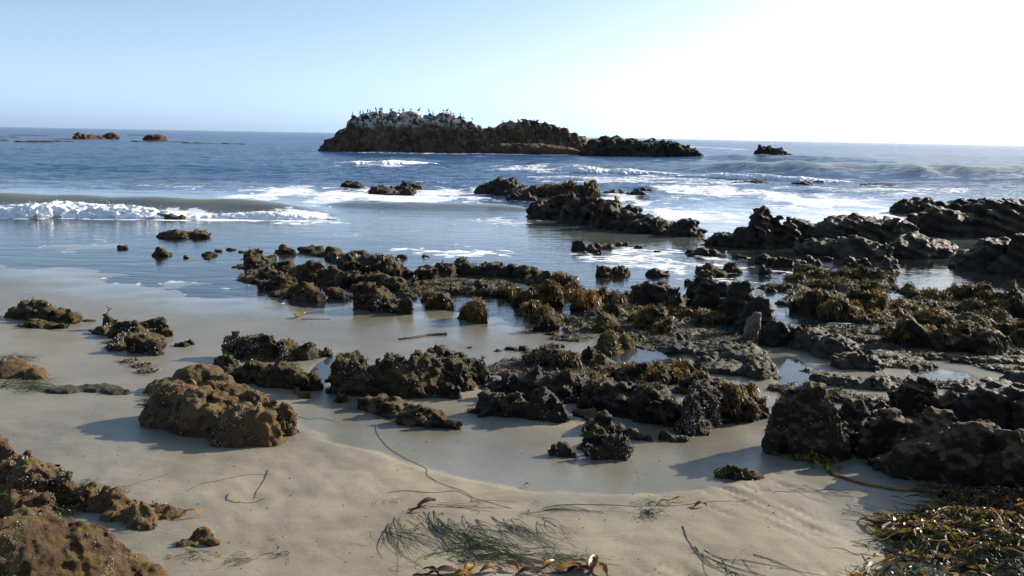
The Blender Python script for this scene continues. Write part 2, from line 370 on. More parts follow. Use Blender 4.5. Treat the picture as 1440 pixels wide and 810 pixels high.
def surface_nets(Fv, org, h):
    """zero surface of a sampled field, one vertex per crossed cell"""
    nx, ny, nz = Fv.shape
    S = Fv < 0
    cor = [(i, j, k) for i in (0, 1) for j in (0, 1) for k in (0, 1)]
    sl = lambda A, c: A[c[0]:nx-1+c[0], c[1]:ny-1+c[1], c[2]:nz-1+c[2]]
    cnt = sum(sl(S, c).astype(np.int8) for c in cor)
    act = (cnt > 0) & (cnt < 8)
    ci = np.argwhere(act)
    if len(ci) == 0: return np.zeros((0, 3)), np.zeros((0, 4), int), np.zeros((0, 3))
    vals = np.stack([Fv[ci[:, 0]+c[0], ci[:, 1]+c[1], ci[:, 2]+c[2]] for c in cor], 1)
    C = np.array(cor, float)
    acc = np.zeros((len(ci), 3)); n = np.zeros(len(ci))
    for a in range(8):
        for b_ in range(a + 1, 8):
            if abs(C[a] - C[b_]).sum() == 1:
                va, vb = vals[:, a], vals[:, b_]
                cr = (va < 0) != (vb < 0)
                t = np.where(cr, va / np.where(va == vb, 1, va - vb), 0)
                acc += np.where(cr[:, None], C[a] + t[:, None] * (C[b_] - C[a]), 0); n += cr
    V = (ci + acc / n[:, None]) * h + org
    N = np.stack([(vals[:, C[:, k] == 1].mean(1) - vals[:, C[:, k] == 0].mean(1)) for k in range(3)], 1)
    N /= np.linalg.norm(N, axis=1, keepdims=True) + 1e-9
    idx = -np.ones(act.shape, np.int64); idx[act] = np.arange(len(ci))
    faces = []
    for ax in range(3):
        o1, o2 = [(1, 2), (2, 0), (0, 1)][ax]
        sA = [slice(None)] * 3; sB = [slice(None)] * 3
        sA[ax] = slice(0, -1); sB[ax] = slice(1, None)
        A, B = S[tuple(sA)], S[tuple(sB)]
        e = np.argwhere(A != B)
        ok = (e[:, o1] > 0) & (e[:, o2] > 0) & (e[:, o1] < act.shape[o1]) & (e[:, o2] < act.shape[o2])
        e = e[ok]; inside = A[e[:, 0], e[:, 1], e[:, 2]]
        q = []
        for d1, d2 in ((1, 1), (0, 1), (0, 0), (1, 0)):
            c = e.copy(); c[:, o1] -= d1; c[:, o2] -= d2
            q.append(idx[c[:, 0], c[:, 1], c[:, 2]])
        q = np.stack(q, 1)
        q[~inside] = q[~inside][:, ::-1]
        faces.append(q)
    Fc = np.concatenate(faces)
    return V, Fc[(Fc >= 0).all(1)], N

# ------------------------------------------------------------------ setting: sand
def axis(*seg):
    out = []
    for a, b_, d in seg: out.append(np.arange(a, b_, d))
    return np.concatenate(out)
gx = np.unique(np.concatenate([-np.geomspace(6, 70, 70)[::-1], np.arange(-6, 6.001, 0.034), np.geomspace(6, 70, 70)]))
gy = np.concatenate([np.arange(-8, 1.5, 0.5), np.arange(1.5, 7, 0.028), np.geomspace(7, 95, 260)])
X, Y = np.meshgrid(gx, gy)
Z = ground(X, Y)
d_sh = shore_y(X) - Y
rn = runnel(X, Y)
near = 1 - sstep(6, 9, Y)
# drainage rills and small unevenness of the dry foreground
ca, sa = math.cos(math.radians(-62)), math.sin(math.radians(-62))
U_ = X * ca + Y * sa; V_ = -X * sa + Y * ca
rill = billow(U_ * 0.9, V_ * 7.5, octs=2, seed=21)
Z = Z - 0.022 * (1 - sstep(0.0, 0.22, rill)) * near * (0.25 + 0.75 * sstep(-0.6, 0.6, X)) * (1 - rn) * sstep(-0.1, 0.25, fbm(X * 0.7, Y * 0.7, octs=2, seed=5) + 0.15)
Z = Z + 0.010 * fbm(X * 4, Y * 4, octs=3, seed=31) * near * (1 - 0.7 * rn)
wet = np.clip(1 - sstep(1.6, 6.5, d_sh + 0.7 * fbm(X * 0.6, Y * 0.6, octs=3, seed=41)), 0, 1)
wet = np.maximum(wet, 0.75 * (1 - sstep(-3.2, 0.4, X + 0.8 * fbm(X * 0.8, Y * 0.8, octs=2, seed=48))) * sstep(2.6, 4.2, Y))
wet = np.maximum(wet, rn)
wet = np.maximum(wet, 0.9 * sstep(1.4, 2.4, X) * sstep(4.4, 5.0, Y))
wet = np.maximum(wet, 0.55 * sstep(0.12, 0.32, fbm(X * 0.5, Y * 0.8, octs=3, seed=43)) * sstep(4.0, 5.5, Y))
film = (1 - sstep(0.0, 1.8, d_sh + 0.9 * fbm(X * 0.5, Y * 0.9, octs=3, seed=47)))
film = np.maximum(film, 0.45 * rn * sstep(-0.1, 0.25, fbm(X * 0.8, Y * 1.6, octs=2, seed=51)))
for (px, py, rx, ry, pz) in POOLS:
    r = np.sqrt(((X - px) / rx) ** 2 + ((Y - py) / ry) ** 2); k = 1 - sstep(1.0, 1.8, r)
    wet = np.maximum(wet, k); film = np.maximum(film, 0.6 * k)
sand = mesh_obj('sand', np.stack([X, Y, Z], -1), grid_faces(*X.shape), 'sand', attrs={'wet': wet, 'film': film}, kind='structure')

# ------------------------------------------------------------------ setting: sea
def sealine(pts):
    """photo polyline on the sea plane -> world x, y arrays"""
    q = np.array([ray(u, v) * (-CAM_Z / ray(u, v)[2]) for u, v in pts])
    return q[:, 0], q[:, 1]
ROCK_FOOT = []                                # (x, y, radius) of rocks standing in the sea, for foam round them
ty = np.concatenate([np.geomspace(8.2, 330, 560), np.geomspace(345, 30000, 60)])
tt = np.unique(np.concatenate([np.linspace(-1.5, -0.66, 28), np.linspace(-0.66, 0.66, 320), np.linspace(0.66, 1.5, 28)]))
T, Yw = np.meshgrid(tt, ty); Xw = T * Yw
def ridge(x, y, pts, A, wf, wb, ends=1.5):
    lx, ly = sealine(pts); o = np.argsort(lx); lx, ly = lx[o], ly[o]
    yc = np.interp(x, lx, ly) + 0.25 * wb * perlin(x * 0.25, x * 0 + ly[0], seed=61)
    e = sstep(lx[0] - ends, lx[0] + ends, x) * (1 - sstep(lx[-1] - ends, lx[-1] + ends, x))
    dy = y - yc
    return A * e * np.where(dy < 0, np.exp(-(dy / wf) ** 2), np.exp(-(dy / wb) ** 2)) * (0.85 + 0.3 * perlin(x * 0.5, x * 0 + 3.3, seed=62))
SEA_WAVES = [  # line of the crest on the sea plane, height, front width, back width, greenness
    ([(-120, 287), (40, 289), (180, 291), (330, 297), (420, 301)], 0.45, 0.8, 2.0, 1.0, 1.5),
    ([(470, 290), (560, 294), (660, 296), (740, 296)], 0.26, 0.8, 1.6, 0.75, 1.0),
    ([(960, 239), (1100, 244), (1300, 249), (1440, 252), (1800, 260)], 1.15, 3.0, 6.0, 0.62, 8.0),
    ([(700, 236), (800, 237), (900, 239)], 0.45, 1.5, 4.0, 0.3, 3.0),
    ([(470, 226), (540, 227), (610, 228)], 0.45, 1.5, 4.0, 0.2, 3.0),
    ([(990, 222), (1100, 225), (1250, 229)], 0.75, 4.0, 8.0, 0.3, 8.0),
    ([(-200, 232), (60, 236), (300, 238), (450, 240)], 0.30, 2.5, 4.0, 0.0, 6.0),
]
dep = -ground(Xw, Yw)
am = sstep(0.03, 0.7, dep)
am2 = sstep(0.0, 0.12, dep)
fade = 1 - sstep(150, 330, Yw)
Zs = am * fade * (0.10 * perlin(Xw * 0.22, Yw * 0.5, seed=71) + 0.13 * perlin(Xw * 0.09, Yw * 0.2, seed=72) + 0.085 * perlin(Xw * 0.6, Yw * 1.3, seed=73)
     + 0.028 * perlin(Xw * 1.5, Yw * 2.9, seed=74) * (1 - sstep(60, 120, Yw)))
Zs = Zs + am2 * (1 - sstep(30, 60, Yw)) * (0.2 + 0.8 * sstep(0.05, 0.2, dep)) * (0.012 * perlin(Xw * 1.6, Yw * 3.2, seed=75) + 0.006 * perlin(Xw * 3.6, Yw * 7, seed=76))
green = np.zeros_like(Zs); wavy = np.zeros_like(Zs)
for pts, A, wf, wb, gr, en in SEA_WAVES:
    r = ridge(Xw, Yw, pts, A, wf, wb, en); Zs = Zs + r
    green = np.maximum(green, gr * np.clip(r / A * 1.4, 0, 1)); wavy = np.maximum(wavy, np.clip(r / A * 1.6, 0, 1))
green = np.maximum(green, 0.75 * (1 - sstep(0.12, 0.42, dep)))
opac = np.clip(np.maximum(sstep(0.12, 1.1, dep + np.maximum(Zs, 0) * 0.8), 0), 0, 0.97)
opac = np.maximum(opac, 0.92 * wavy); opac = np.maximum(opac, 0.62 * (1 - sstep(0.3, 0.9, dep)) * sstep(0.01, 0.09, dep))
# foam: patches (photo pixel ellipses laid on the sea plane), later also rings round rocks
FOAM_PATCH = [(500, 278, 220, 17, 1.0), (600, 279, 110, 11, 1.15), (400, 268, 110, 8, 0.8), (250, 262, 80, 5, 0.6), (1010, 268, 170, 10, 0.85), (690, 268, 90, 8, 0.9),
              (1150, 285, 170, 18, 0.9), (980, 305, 90, 14, 0.95), (1230, 305, 90, 12, 0.9), (640, 355, 110, 11, 0.75), (900, 365, 170, 24, 0.7), (870, 280, 90, 8, 0.9),
              (330, 425, 130, 34, 0.5), (620, 256, 80, 5, 0.5), (900, 255, 240, 10, 0.7), (760, 240, 100, 6, 0.7), (830, 208, 90, 3, 0.7), (700, 310, 90, 12, 0.6),
              (1300, 270, 190, 7, 0.7), (540, 233, 100, 5, 0.7), (1000, 208, 40, 3, 0.7), (1060, 395, 140, 22, 0.55), (150, 306, 260, 6, 0.9), (420, 310, 90, 7, 0.8), (500, 330, 200, 14, 0.4), (150, 345, 220, 18, 0.35)]
foam = np.zeros_like(Zs)
for (u, v, ru, rv, s) in FOAM_PATCH:
    lx, ly = sealine([(u, v), (u - ru, v), (u + ru, v), (u, v - rv), (u, v + rv)])
    rx = (lx[2] - lx[1]) / 2; yc = (ly[3] + ly[4]) / 2; ry = abs(ly[3] - ly[4]) / 2
    q = np.sqrt(((Xw - lx[0]) / rx) ** 2 + ((Yw - yc) / ry) ** 2)
    foam = np.maximum(foam, s * (1 - sstep(0.1, 1.3, q + 0.8 * fbm(Xw * 3.0 / rx, Yw * 2.2 / ry, octs=3, seed=int(u)))))
foam = np.maximum(foam, 0.62 * (1 - sstep(0.0, 0.014, np.abs(dep + 0.002))) * sstep(-0.2, 0.2, fbm(Xw * 0.8, Yw * 0.8, octs=2, seed=99)))
_rx, _ry = sealine([(-120, 303), (40, 303), (150, 304), (290, 307), (380, 308), (462, 308), (500, 306)])
_dy = Yw - np.interp(Xw, _rx, _ry)
foam = np.maximum(foam, 1.15 * np.where(_dy < 0, 1 - sstep(0.3, 1.6, -_dy + 0.9 * fbm(Xw * 0.9, Yw * 0.9, octs=3, seed=101)), 1 - sstep(0.5, 2.4, _dy + 1.2 * fbm(Xw * 0.9, Yw * 0.5, octs=3, seed=102))) * sstep(-60, -40, Xw) * (1 - sstep(_rx[-1] - 1.5, _rx[-1], Xw)))
SEA = dict(X=Xw, Y=Yw, Z=Zs, dep=dep, green=green, opac=opac, foam=foam)
def finish_sea():
    foam = SEA['foam']
    for (x, y, r) in ROCK_FOOT:
        sel = (np.abs(Xw - x) < 3 * r + 2) & (np.abs(Yw - y) < 3 * r + 2)
        if not sel.any(): continue
        d = np.hypot(Xw[sel] - x, Yw[sel] - y)
        f = 0.55 * (1 - sstep(r, r * 1.35 + 0.6, d)) * sstep(0.03, 0.30, dep[sel])
        foam[sel] = np.maximum(foam[sel], f)
    V = np.stack([Xw, Yw, Zs], -1).reshape(-1, 3)
    keep = (dep > -0.10).ravel()
    Fc = grid_faces(*Xw.shape, keep=keep)
    far = sstep(60, 400, Yw); calm = 1 - sstep(0.10, 0.9, dep)
    at = dict(opac=opac.ravel(), foam=foam.ravel(), green=green.ravel(), far=far.ravel(), calm=calm.ravel())
    V, Fc, at = compact(V, Fc, at)
    mesh_obj('sea', V, Fc, 'water', attrs=at, kind='structure')
def tide_pool(px, py, rx, ry, pz):
    n = 56; a = np.linspace(0, 2 * math.pi, n, endpoint=False)
    k = 1.22 + 0.28 * perlin(np.cos(a) * 1.6 + px * 3, np.sin(a) * 1.6 + py, seed=81)
    V = [(px, py, pz)] + [(px + math.cos(t) * rx * q, py + math.sin(t) * ry * q, pz) for t, q in zip(a, k)]
    Fc = [(0, i + 1, (i + 1) % n + 1) for i in range(n)]
    m_ = len(V)
    mesh_obj('tide_pool', V, Fc, 'pool', attrs=dict(opac=[0.25] * m_, foam=[0] * m_, green=[0.7] * m_, far=[0] * m_, calm=[1] * m_), kind='structure')
for p in POOLS: tide_pool(*p)

# ------------------------------------------------------------------ rocks
rng = np.random.default_rng(11)
def lump(l):
    cx, by, w, h = l[:4]; dr = l[4] if len(l) > 4 else 0.66; p = l[5] if len(l) > 5 else 2.4
    c = place(cx, by); s = c[1] / F0
    if 7.5 < c[1] < 17: h = h * 0.82; w = w * 0.93
    a = w * s / 2
    top = ray(cx, by - h)
    back = place(cx, by - 0.75 * h)
    bb = dr * a
    if back[1] < c[1] + 60: bb = min(bb, max(0.5 * (back[1] - c[1]), 0.22 * a))
    yc = c[1] + bb
    xc = c[0] * yc / c[1]
    H = max(CAM_Z + top[2] * yc - c[2], 0.12 * a, 0.02) * 1.05; a *= 1.06; bb *= 1.06
    return dict(x=xc, y=yc, z=c[2], a=a, b=bb, H=H, p=p, d=c[1], seat=min(c[2], float(ground(xc, yc))))
def largest(V, Fc, at):
    lab = np.arange(len(V))
    for _ in range(200):
        m_ = lab[Fc].min(1); new = lab.copy()
        for k in range(4): np.minimum.at(new, Fc[:, k], m_)
        new = new[new]
        if (new == lab).all(): break
        lab = new
    u, n = np.unique(lab[Fc[:, 0]], return_counts=True)
    return compact(V, Fc[lab[Fc[:, 0]] == u[np.argmax(n)]], at)
def build_rock(lumps, facets=5, noise=1.0, cell=2.95, seed=0, detail=1.0, nod=1.0, lean=0.0, vert=0.0, strata=1.0):
    L = [lump(l) for l in lumps]
    d = min(l['d'] for l in L)
    h = cell * d / F0
    x0 = min(l['x'] - l['a'] for l in L); x1 = max(l['x'] + l['a'] for l in L)
    y0 = min(l['y'] - l['b'] for l in L); y1 = max(l['y'] + l['b'] for l in L)
    z1 = max(l['z'] + l['H'] for l in L); zb = min(l['seat'] for l in L)
    size = float(np.median([min(l['a'] * 2, l['H'] * 2.2, l['b'] * 3) for l in L]))
    pad = 0.16 * size + 3 * h
    zlo = zb - min(0.35, 0.4 * max(l['H'] for l in L)) - 2 * h
    n = [int((x1 - x0 + 2 * pad) / h) + 2, int((y1 - y0 + 2 * pad) / h) + 2, int((z1 - zlo + pad) / h) + 2]
    while n[0] * n[1] * n[2] > 900000:
        h *= 1.12; n = [int((x1 - x0 + 2 * pad) / h) + 2, int((y1 - y0 + 2 * pad) / h) + 2, int((z1 - zlo + pad) / h) + 2]
    org = np.array([x0 - pad, y0 - pad, zlo])
    gx_ = org[0] + np.arange(n[0]) * h; gy_ = org[1] + np.arange(n[1]) * h; gz_ = org[2] + np.arange(n[2]) * h
    Xg, Yg, Zg = gx_[:, None, None], gy_[None, :, None], gz_[None, None, :]
    links = []; rf = np.random.default_rng(seed)
    for i in range(1, len(L)):
        l = L[i]; m_ = min(L[:i], key=lambda q_: math.hypot(q_['x'] - l['x'], q_['y'] - l['y']))
        ds = math.hypot(m_['x'] - l['x'], m_['y'] - l['y'])
        links.append(dict(x=(l['x'] + m_['x']) / 2, y=(l['y'] + m_['y']) / 2, z=(l['z'] + m_['z']) / 2, a=max(0.55 * min(l['a'], m_['a']), 0.62 * abs(l['x'] - m_['x'])), b=max(0.7 * min(l['b'], m_['b']), 0.62 * abs(l['y'] - m_['y'])),
                          H=0.45 * min(l['H'], m_['H']), p=2.2, d=l['d']))
    Fv = None; k = 0.10 * size
    for l in L + links:
        p = l['p']; c = l['H'] * 1.12
        zc = l['z'] - 0.12 * l['H']
        sx = lean * (Zg - zc)
        q = (np.abs((Xg - l['x'] - sx) / l['a']) ** p + np.abs((Yg - l['y']) / l['b']) ** p + np.abs((Zg - zc) / c) ** p) ** (1 / p)
        ux, uy, uz = (Xg - l['x'] - sx) / l['a'], (Yg - l['y']) / l['b'], (Zg - zc) / c
        f = (q - 1) * np.sqrt((ux**2 + uy**2 + uz**2) / ((ux / l['a'])**2 + (uy / l['b'])**2 + (uz / c)**2 + 1e-9))
        mr = (l['a'] * l['b'] * c) ** (1 / 3)
        for i_ in range(facets):
            nv = rf.normal(size=3); nv[2] = abs(nv[2]) * 0.8; nv /= np.linalg.norm(nv)
            f = np.maximum(f, (nv[0] * ux + nv[1] * uy + nv[2] * uz - rf.uniform(0.66, 0.95)) * mr)
        if Fv is None: Fv = f
        else:
            hh = np.clip(0.5 + 0.5 * (Fv - f) / k, 0, 1)
            Fv = Fv * (1 - hh) + f * hh - k * hh * (1 - hh)
    band = np.abs(Fv) < 0.34 * size * noise + 3 * h
    I = np.argwhere(band)
    P = I * h + org
    q = P / size; vz = 1.0 - vert
    N = 0.17 * fbm(q[:, 0] * 1.6, q[:, 1] * 1.6, q[:, 2] * 1.8 * vz, 3, seed)
    N += 0.13 * nod * (0.40 - billow(q[:, 0] * 3.1, q[:, 1] * 3.1, q[:, 2] * 3.1 * vz, 2, seed + 5, 0.5))
    st = (P[:, 2] * 0.93 + P[:, 0] * 0.25 - P[:, 1] * 0.28) / max(0.13 * size, 5 * h) + 1.2 * perlin(q[:, 0] * 1.2, q[:, 1] * 1.2, q[:, 2] * 1.2, seed + 31)
    N += strata * 0.055 * (np.abs((st % 1.0) - 0.5) * 2 - 0.5)
    cr_ = np.abs(perlin(q[:, 0] * 1.9 + 3, q[:, 1] * 1.9, q[:, 2] * 1.1, seed + 41)); N -= strata * 0.10 * np.exp(-(cr_ / 0.045) ** 2)
    g_ = max(0.085, 7 * h)
    Fv[band] -= noise * size * N + min(0.34 * g_, 0.12 * size) * nod * (0.40 - billow(P[:, 0] / g_, P[:, 1] / g_, P[:, 2] / g_, 2, seed + 7, 0.6))
    V, Fc, Nn = surface_nets(Fv, org, h)
    g0 = np.minimum(ground(V[:, 0], V[:, 1]), 0.3 + V[:, 2]) if d < 60 else np.full(len(V), -0.8)
    Fc = Fc[(V[:, 2] > g0 - 0.06 - h)[Fc].any(1)]
    V, Fc, at_ = largest(V, Fc, {'n': Nn}); Nn = at_['n']
    fs = max(4.0 * h, 0.05)
    dsp = detail * (1.1 * h) * fbm(V[:, 0] / fs, V[:, 1] / fs, V[:, 2] / fs, 2, seed + 9, 0.6)
    V = V + Nn * dsp[:, None]
    return V, Fc, Nn, L, size, h
def strips(P, D, L, Wd, droop=0.6, jit=0.5, rs=rng, side_up=None):
    """flat tapering blades from roots P along D: two quads each"""
    n = len(P); D = D / (np.linalg.norm(D, axis=1, keepdims=True) + 1e-9)
    R = rs.normal(size=(n, 3)); S = np.cross(D, R); S /= np.linalg.norm(S, axis=1, keepdims=True) + 1e-9
    L = np.asarray(L).reshape(-1, 1) * np.ones((n, 1)); Wd = np.asarray(Wd).reshape(-1, 1) * np.ones((n, 1))
    m1 = P + D * L * 0.5 + rs.normal(size=(n, 3)) * L * 0.12 * jit
    m2 = P + D * L + rs.normal(size=(n, 3)) * L * 0.25 * jit; m2[:, 2] -= droop * L[:, 0]
    V = np.stack([P - S * Wd * 0.5, P + S * Wd * 0.5, m1 - S * Wd * 0.6, m1 + S * Wd * 0.6, m2 - S * Wd * 0.2, m2 + S * Wd * 0.2], 1).reshape(-1, 3)
    i = np.arange(n)[:, None] * 6
    Fc = np.concatenate([i + np.array([0, 1, 3, 2]), i + np.array([2, 3, 5, 4])])
    return V, Fc
def bits(P, N, r, rs=rng):
    """little blunt cones standing on points"""
    n = len(P); T_ = np.cross(N, rs.normal(size=(n, 3))); T_ /= np.linalg.norm(T_, axis=1, keepdims=True) + 1e-9
    B = np.cross(N, T_); r = np.asarray(r).reshape(-1, 1)
    ring = [P + T_ * r, P + B * r, P - T_ * r, P - B * r]
    tip = [q + N * r * 1.1 - (q - P) * 0.55 for q in ring]
    V = np.stack(ring + tip, 1).reshape(-1, 3); i = np.arange(n)[:, None] * 8
    Fc = np.concatenate([i + np.array(f) for f in ([0, 1, 5, 4], [1, 2, 6, 5], [2, 3, 7, 6], [3, 0, 4, 7], [4, 5, 6, 7])])
    return V, Fc
N_ROCK = [0]
def rock(label, mat, lumps, weed=0, barn=0, group=None, name='rock', wmat='rockweed', sea=None, **kw):
    N_ROCK[0] += 1
    sd_ = 100 + N_ROCK[0] * 7
    V, Fc, Nn, L, size, h = build_rock(lumps, seed=sd_, **kw)
    base = np.array([np.mean([l['x'] for l in L]), np.mean([l['y'] for l in L]), min(l['seat'] for l in L)])
    if not weed and not barn:
        o = mesh_obj(name, V, Fc, mat, label=label, cat='rock', group=group, loc=base)
    else:
        o = bpy.data.objects.new(name, None); SC.collection.objects.link(o); o.location = base; o.empty_display_size = 0.1
        tag(o, label, 'rock', group)
        b_ = mesh_obj('stone', V, Fc, mat, parent=o)
        r_ = np.random.default_rng(sd_)
        z0 = max(l['z'] for l in L)
        if weed:
            msk = (Nn[:, 2] > 0.15) & (V[:, 2] > base[2] + 0.25 * (V[:, 2].max() - base[2]))
            msk &= fbm(V[:, 0] / size * 2.2, V[:, 1] / size * 2.2, V[:, 2] / size * 2.2, 2, sd_ + 3) > (0.30 - 0.33 * min(weed, 1.4))
            ii = np.nonzero(msk)[0]
            if len(ii):
                area = len(ii) * h * h
                d = L[0]['d']; bl = max(0.03, 4.0 * d / F0)
                cnt = int(min(3000, max(60, weed * area / (bl * bl) * 7)))
                s = r_.choice(ii, cnt)
                D = Nn[s] * 0.55 + r_.normal(size=(cnt, 3)) * 0.6; D[:, 2] -= 0.15
                v2, f2 = strips(V[s] + r_.normal(size=(cnt, 3)) * h * 0.4, D, bl * r_.uniform(0.6, 2.2, cnt), bl * 0.17 * r_.uniform(0.6, 1.3, cnt), 0.75, 0.7, r_)
                mesh_obj('seaweed', v2, f2, wmat, parent=o, smooth=False, kind='stuff')
        if barn:
            msk = fbm(V[:, 0] / size * 1.8 + 9, V[:, 1] / size * 1.8, V[:, 2] / size * 1.8, 3, sd_ + 6) > (0.30 - 0.3 * min(barn, 1.3))
            msk &= (V[:, 2] > base[2]) & (Nn[:, 0] > -0.5)
            ii = np.nonzero(msk)[0]
            if len(ii):
                area = len(ii) * h * h; rr = max(0.0055, 1.1 * L[0]['d'] / F0)
                cnt = int(min(2000, max(40, barn * area / (rr * rr) * 0.09)))
                s = r_.choice(ii, cnt)
                v2, f2 = bits(V[s] + r_.normal(size=(cnt, 3)) * h * 0.35, Nn[s], rr * r_.uniform(0.6, 1.3, cnt), r_)
                mesh_obj('barnacles', v2, f2, 'barnacle', parent=o, smooth=False, kind='stuff')
    for l in L:
        if l['y'] > shore_y(l['x']) + 2: ROCK_FOOT.append((l['x'], l['y'], max(l['a'], l['b'])))
    return o
# ---- offshore rocks with the birds
def outline_lumps(pts, base0, base1, step, w, dr, p=2.3):
    xs = np.arange(pts[0][0] + step * 0.6, pts[-1][0] - step * 0.3, step)
    px, pv = np.array(pts).T
    out = []
    for x in xs:
        by = base0 + (base1 - base0) * (x - pts[0][0]) / (pts[-1][0] - pts[0][0])
        t = np.interp(x, px, pv)
        ww = min(w, 2 * (x - pts[0][0]) + 8, 2 * (pts[-1][0] - x) + 8)
        out.append((x, by, ww, max(2, by - t), dr, p))
    return out
BIRD_OUT = [(454, 212), (466, 200), (484, 190), (490, 178), (500, 166), (520, 163), (560, 161), (600, 162), (632, 164), (645, 168), (660, 174), (680, 181), (698, 179),
            (716, 173), (740, 171), (765, 174), (790, 181), (808, 188), (818, 198), (824, 210)]
rock('long craggy offshore rock with dropping-whitened crown and perched seabirds', 'guano',
     outline_lumps(BIRD_OUT, 213, 217, 13, 34, 1.9, 2.6) + [(600, 214, 250, 20, 0.16, 2.5), (740, 217, 150, 14, 0.2, 2.5)], noise=0.75, cell=1.9, vert=0.2, nod=1.3, facets=0, strata=0.6, name='offshore_rock')
rock('lower jagged offshore rock beside the end of the bird rock', 'far',
     outline_lumps([(820, 216), (832, 200), (850, 196), (866, 195), (885, 199), (905, 201), (925, 198), (945, 199), (958, 205), (972, 211), (984, 219)], 219, 222, 11, 26, 1.7, 2.6),
     noise=0.9, cell=1.7, vert=0.35, nod=1.4, facets=1, name='offshore_rock')
rock('dome-shaped dark rock alone in the swell off the jagged offshore rock', 'far', [(1080, 224, 50, 15, 0.8), (1102, 224, 34, 11, 0.8)], cell=1.4, name='offshore_rock')
rock('longer of the red-brown rocks low on the sea horizon', 'farred', [(118, 195.5, 24, 8, 0.8), (133, 195.5, 26, 6, 0.8)], cell=1.0, name='offshore_rock')
rock('small red-brown rock at the tip of the longer red-brown rock far out', 'farred', [(157, 195.5, 24, 7, 0.8)], cell=1.0, name='offshore_rock')
rock('single red-brown rock with white foam at its foot far out', 'farred', [(219, 197.5, 28, 9, 0.8)], cell=1.0, name='offshore_rock')
G = 'low dark rocks awash below the breaking swell'
for u, v, w, h in [(1055, 258, 56, 4), (1128, 259, 30, 4), (1150, 257, 20, 3), (1240, 262, 60, 4), (905, 267, 28, 3)]:
    rock('low dark rock awash in foam streaks below the breaking swell', 'dark', [(u, v, w, h, 0.4)], group=G, cell=1.3, name='sea_rock')
# ---- rocks in the shallows
rock('small dark rounded rock standing apart in lacy foam', 'dark', [(495, 263, 32, 8)], cell=1.5, name='sea_rock')
rock('dark rounded rock in lacy foam, beside the double-humped one', 'dark', [(538, 273, 38, 11)], cell=1.5, name='sea_rock')
rock('double-humped dark rock in lacy foam with a small lump before it', 'dark', [(566, 268, 30, 11), (582, 267, 26, 9), (573, 275, 16, 9)], cell=1.5, name='sea_rock')
rock('small brown rock lapped by the front of the white roller', 'brown', [(236, 308, 36, 9), (250, 309, 20, 6)], cell=1.5, name='sea_rock')
rock('flat crusty brown rock in calm shallows behind the white roller', 'brown', [(250, 335, 50, 10), (278, 334, 34, 13), (232, 334, 30, 5)], cell=1.6, name='sea_rock')
G = 'small brown stones in the shallows'
for u, v, w, h in [(227, 360, 28, 11), (172, 350, 14, 6), (262, 363, 10, 4), (296, 360, 22, 6), (308, 354, 12, 4), (325, 352, 14, 4), (292, 364, 10, 4), (340, 355, 10, 3)]:
    rock('small brown stone poking out of thin shallow water', 'brown', [(u, v, w, h)], group=G, cell=1.6, name='sea_stone')
rock('long dark weed-topped rock ridge stepping down into the surf', 'dark',
     [(790, 308, 96, 28, 0.5), (832, 316, 80, 48, 0.45), (812, 308, 60, 38, .45), (868, 322, 70, 34, 0.45), (895, 326, 70, 25, 0.45), (925, 329, 80, 20, 0.4), (960, 333, 60, 21, 0.4)],
     weed=0.2, wmat='olive', cell=2.0, nod=1.3, name='sea_rock')
rock('dark humped rock behind the long weed-topped ridge', 'dark', [(690, 273, 46, 12, 0.6), (715, 274, 60, 22, 0.6), (738, 275, 40, 16, 0.6)], cell=1.7, name='sea_rock', weed=0.25, wmat='olive')
rock('low dark rock awash between the humped rock and the ridge', 'dark', [(732, 283, 40, 12, 0.6)], cell=1.7, name='sea_rock')
rock('dark rock saddle joining the humped rock to the ridge crest', 'dark', [(770, 277, 50, 16, 0.5), (800, 278, 50, 19, 0.5), (824, 279, 34, 25, 0.6)], cell=1.7, name='sea_rock', weed=0.8)
rock('low dark rock trailing out in foam past the ridge crest', 'dark', [(862, 275, 40, 8, 0.5), (897, 277, 34, 9, 0.5)], cell=1.7, name='sea_rock')
rock('dark pyramid rock at the edge of the shallow channel', 'dark', [(1075, 349, 56, 52, 0.6), (1030, 348, 90, 20, 0.5), (1105, 349, 40, 30, 0.6), (1050, 349, 50, 32, 0.6)], cell=2.0, name='sea_rock', nod=0.8)
rock('broad dark rock shoulder between the pyramid rock and the headland ledges', 'shelf',
     [(1140, 345, 80, 40, 0.7), (1185, 348, 110, 42, 0.7), (1240, 352, 110, 40, 0.7), (1165, 360, 70, 18, 0.6), (1285, 362, 90, 32, 0.7), (1225, 364, 90, 24, 0.5)], cell=2.2, name='headland_rock', nod=0.8)
rock('low dark ledge at the seaward tip of the headland', 'dark', [(1300, 302, 90, 20, 0.5), (1350, 303, 90, 21, 0.5), (1410, 306, 110, 28, 0.5)], cell=2.0, name='headland_rock')
rock('smooth dark sloping slab of the headland behind the broad shoulder', 'dark', [(1330, 335, 120, 40, 0.8), (1395, 335, 110, 46, 0.7), (1440, 330, 100, 44, 0.7)], cell=2.3, name='headland_rock', nod=0.5)
rock('dark overhanging headland block with a sunlit flat top', 'dark', [(1375, 380, 110, 42, 0.6, 4.0), (1440, 388, 110, 50, 0.6, 3.5), (1510, 390, 110, 60, 0.6, 3.0)], cell=2.3, name='headland_rock', nod=0.5, noise=0.6)
rock('stump-shaped rock with flared foot standing in the channel', 'shelf', [(1250, 383, 22, 27, 0.9, 2.2), (1249, 384, 46, 9, 0.7, 1.6), (1250, 383, 30, 16, .9, 2.0)], cell=1.6, noise=0.5, name='sea_rock')
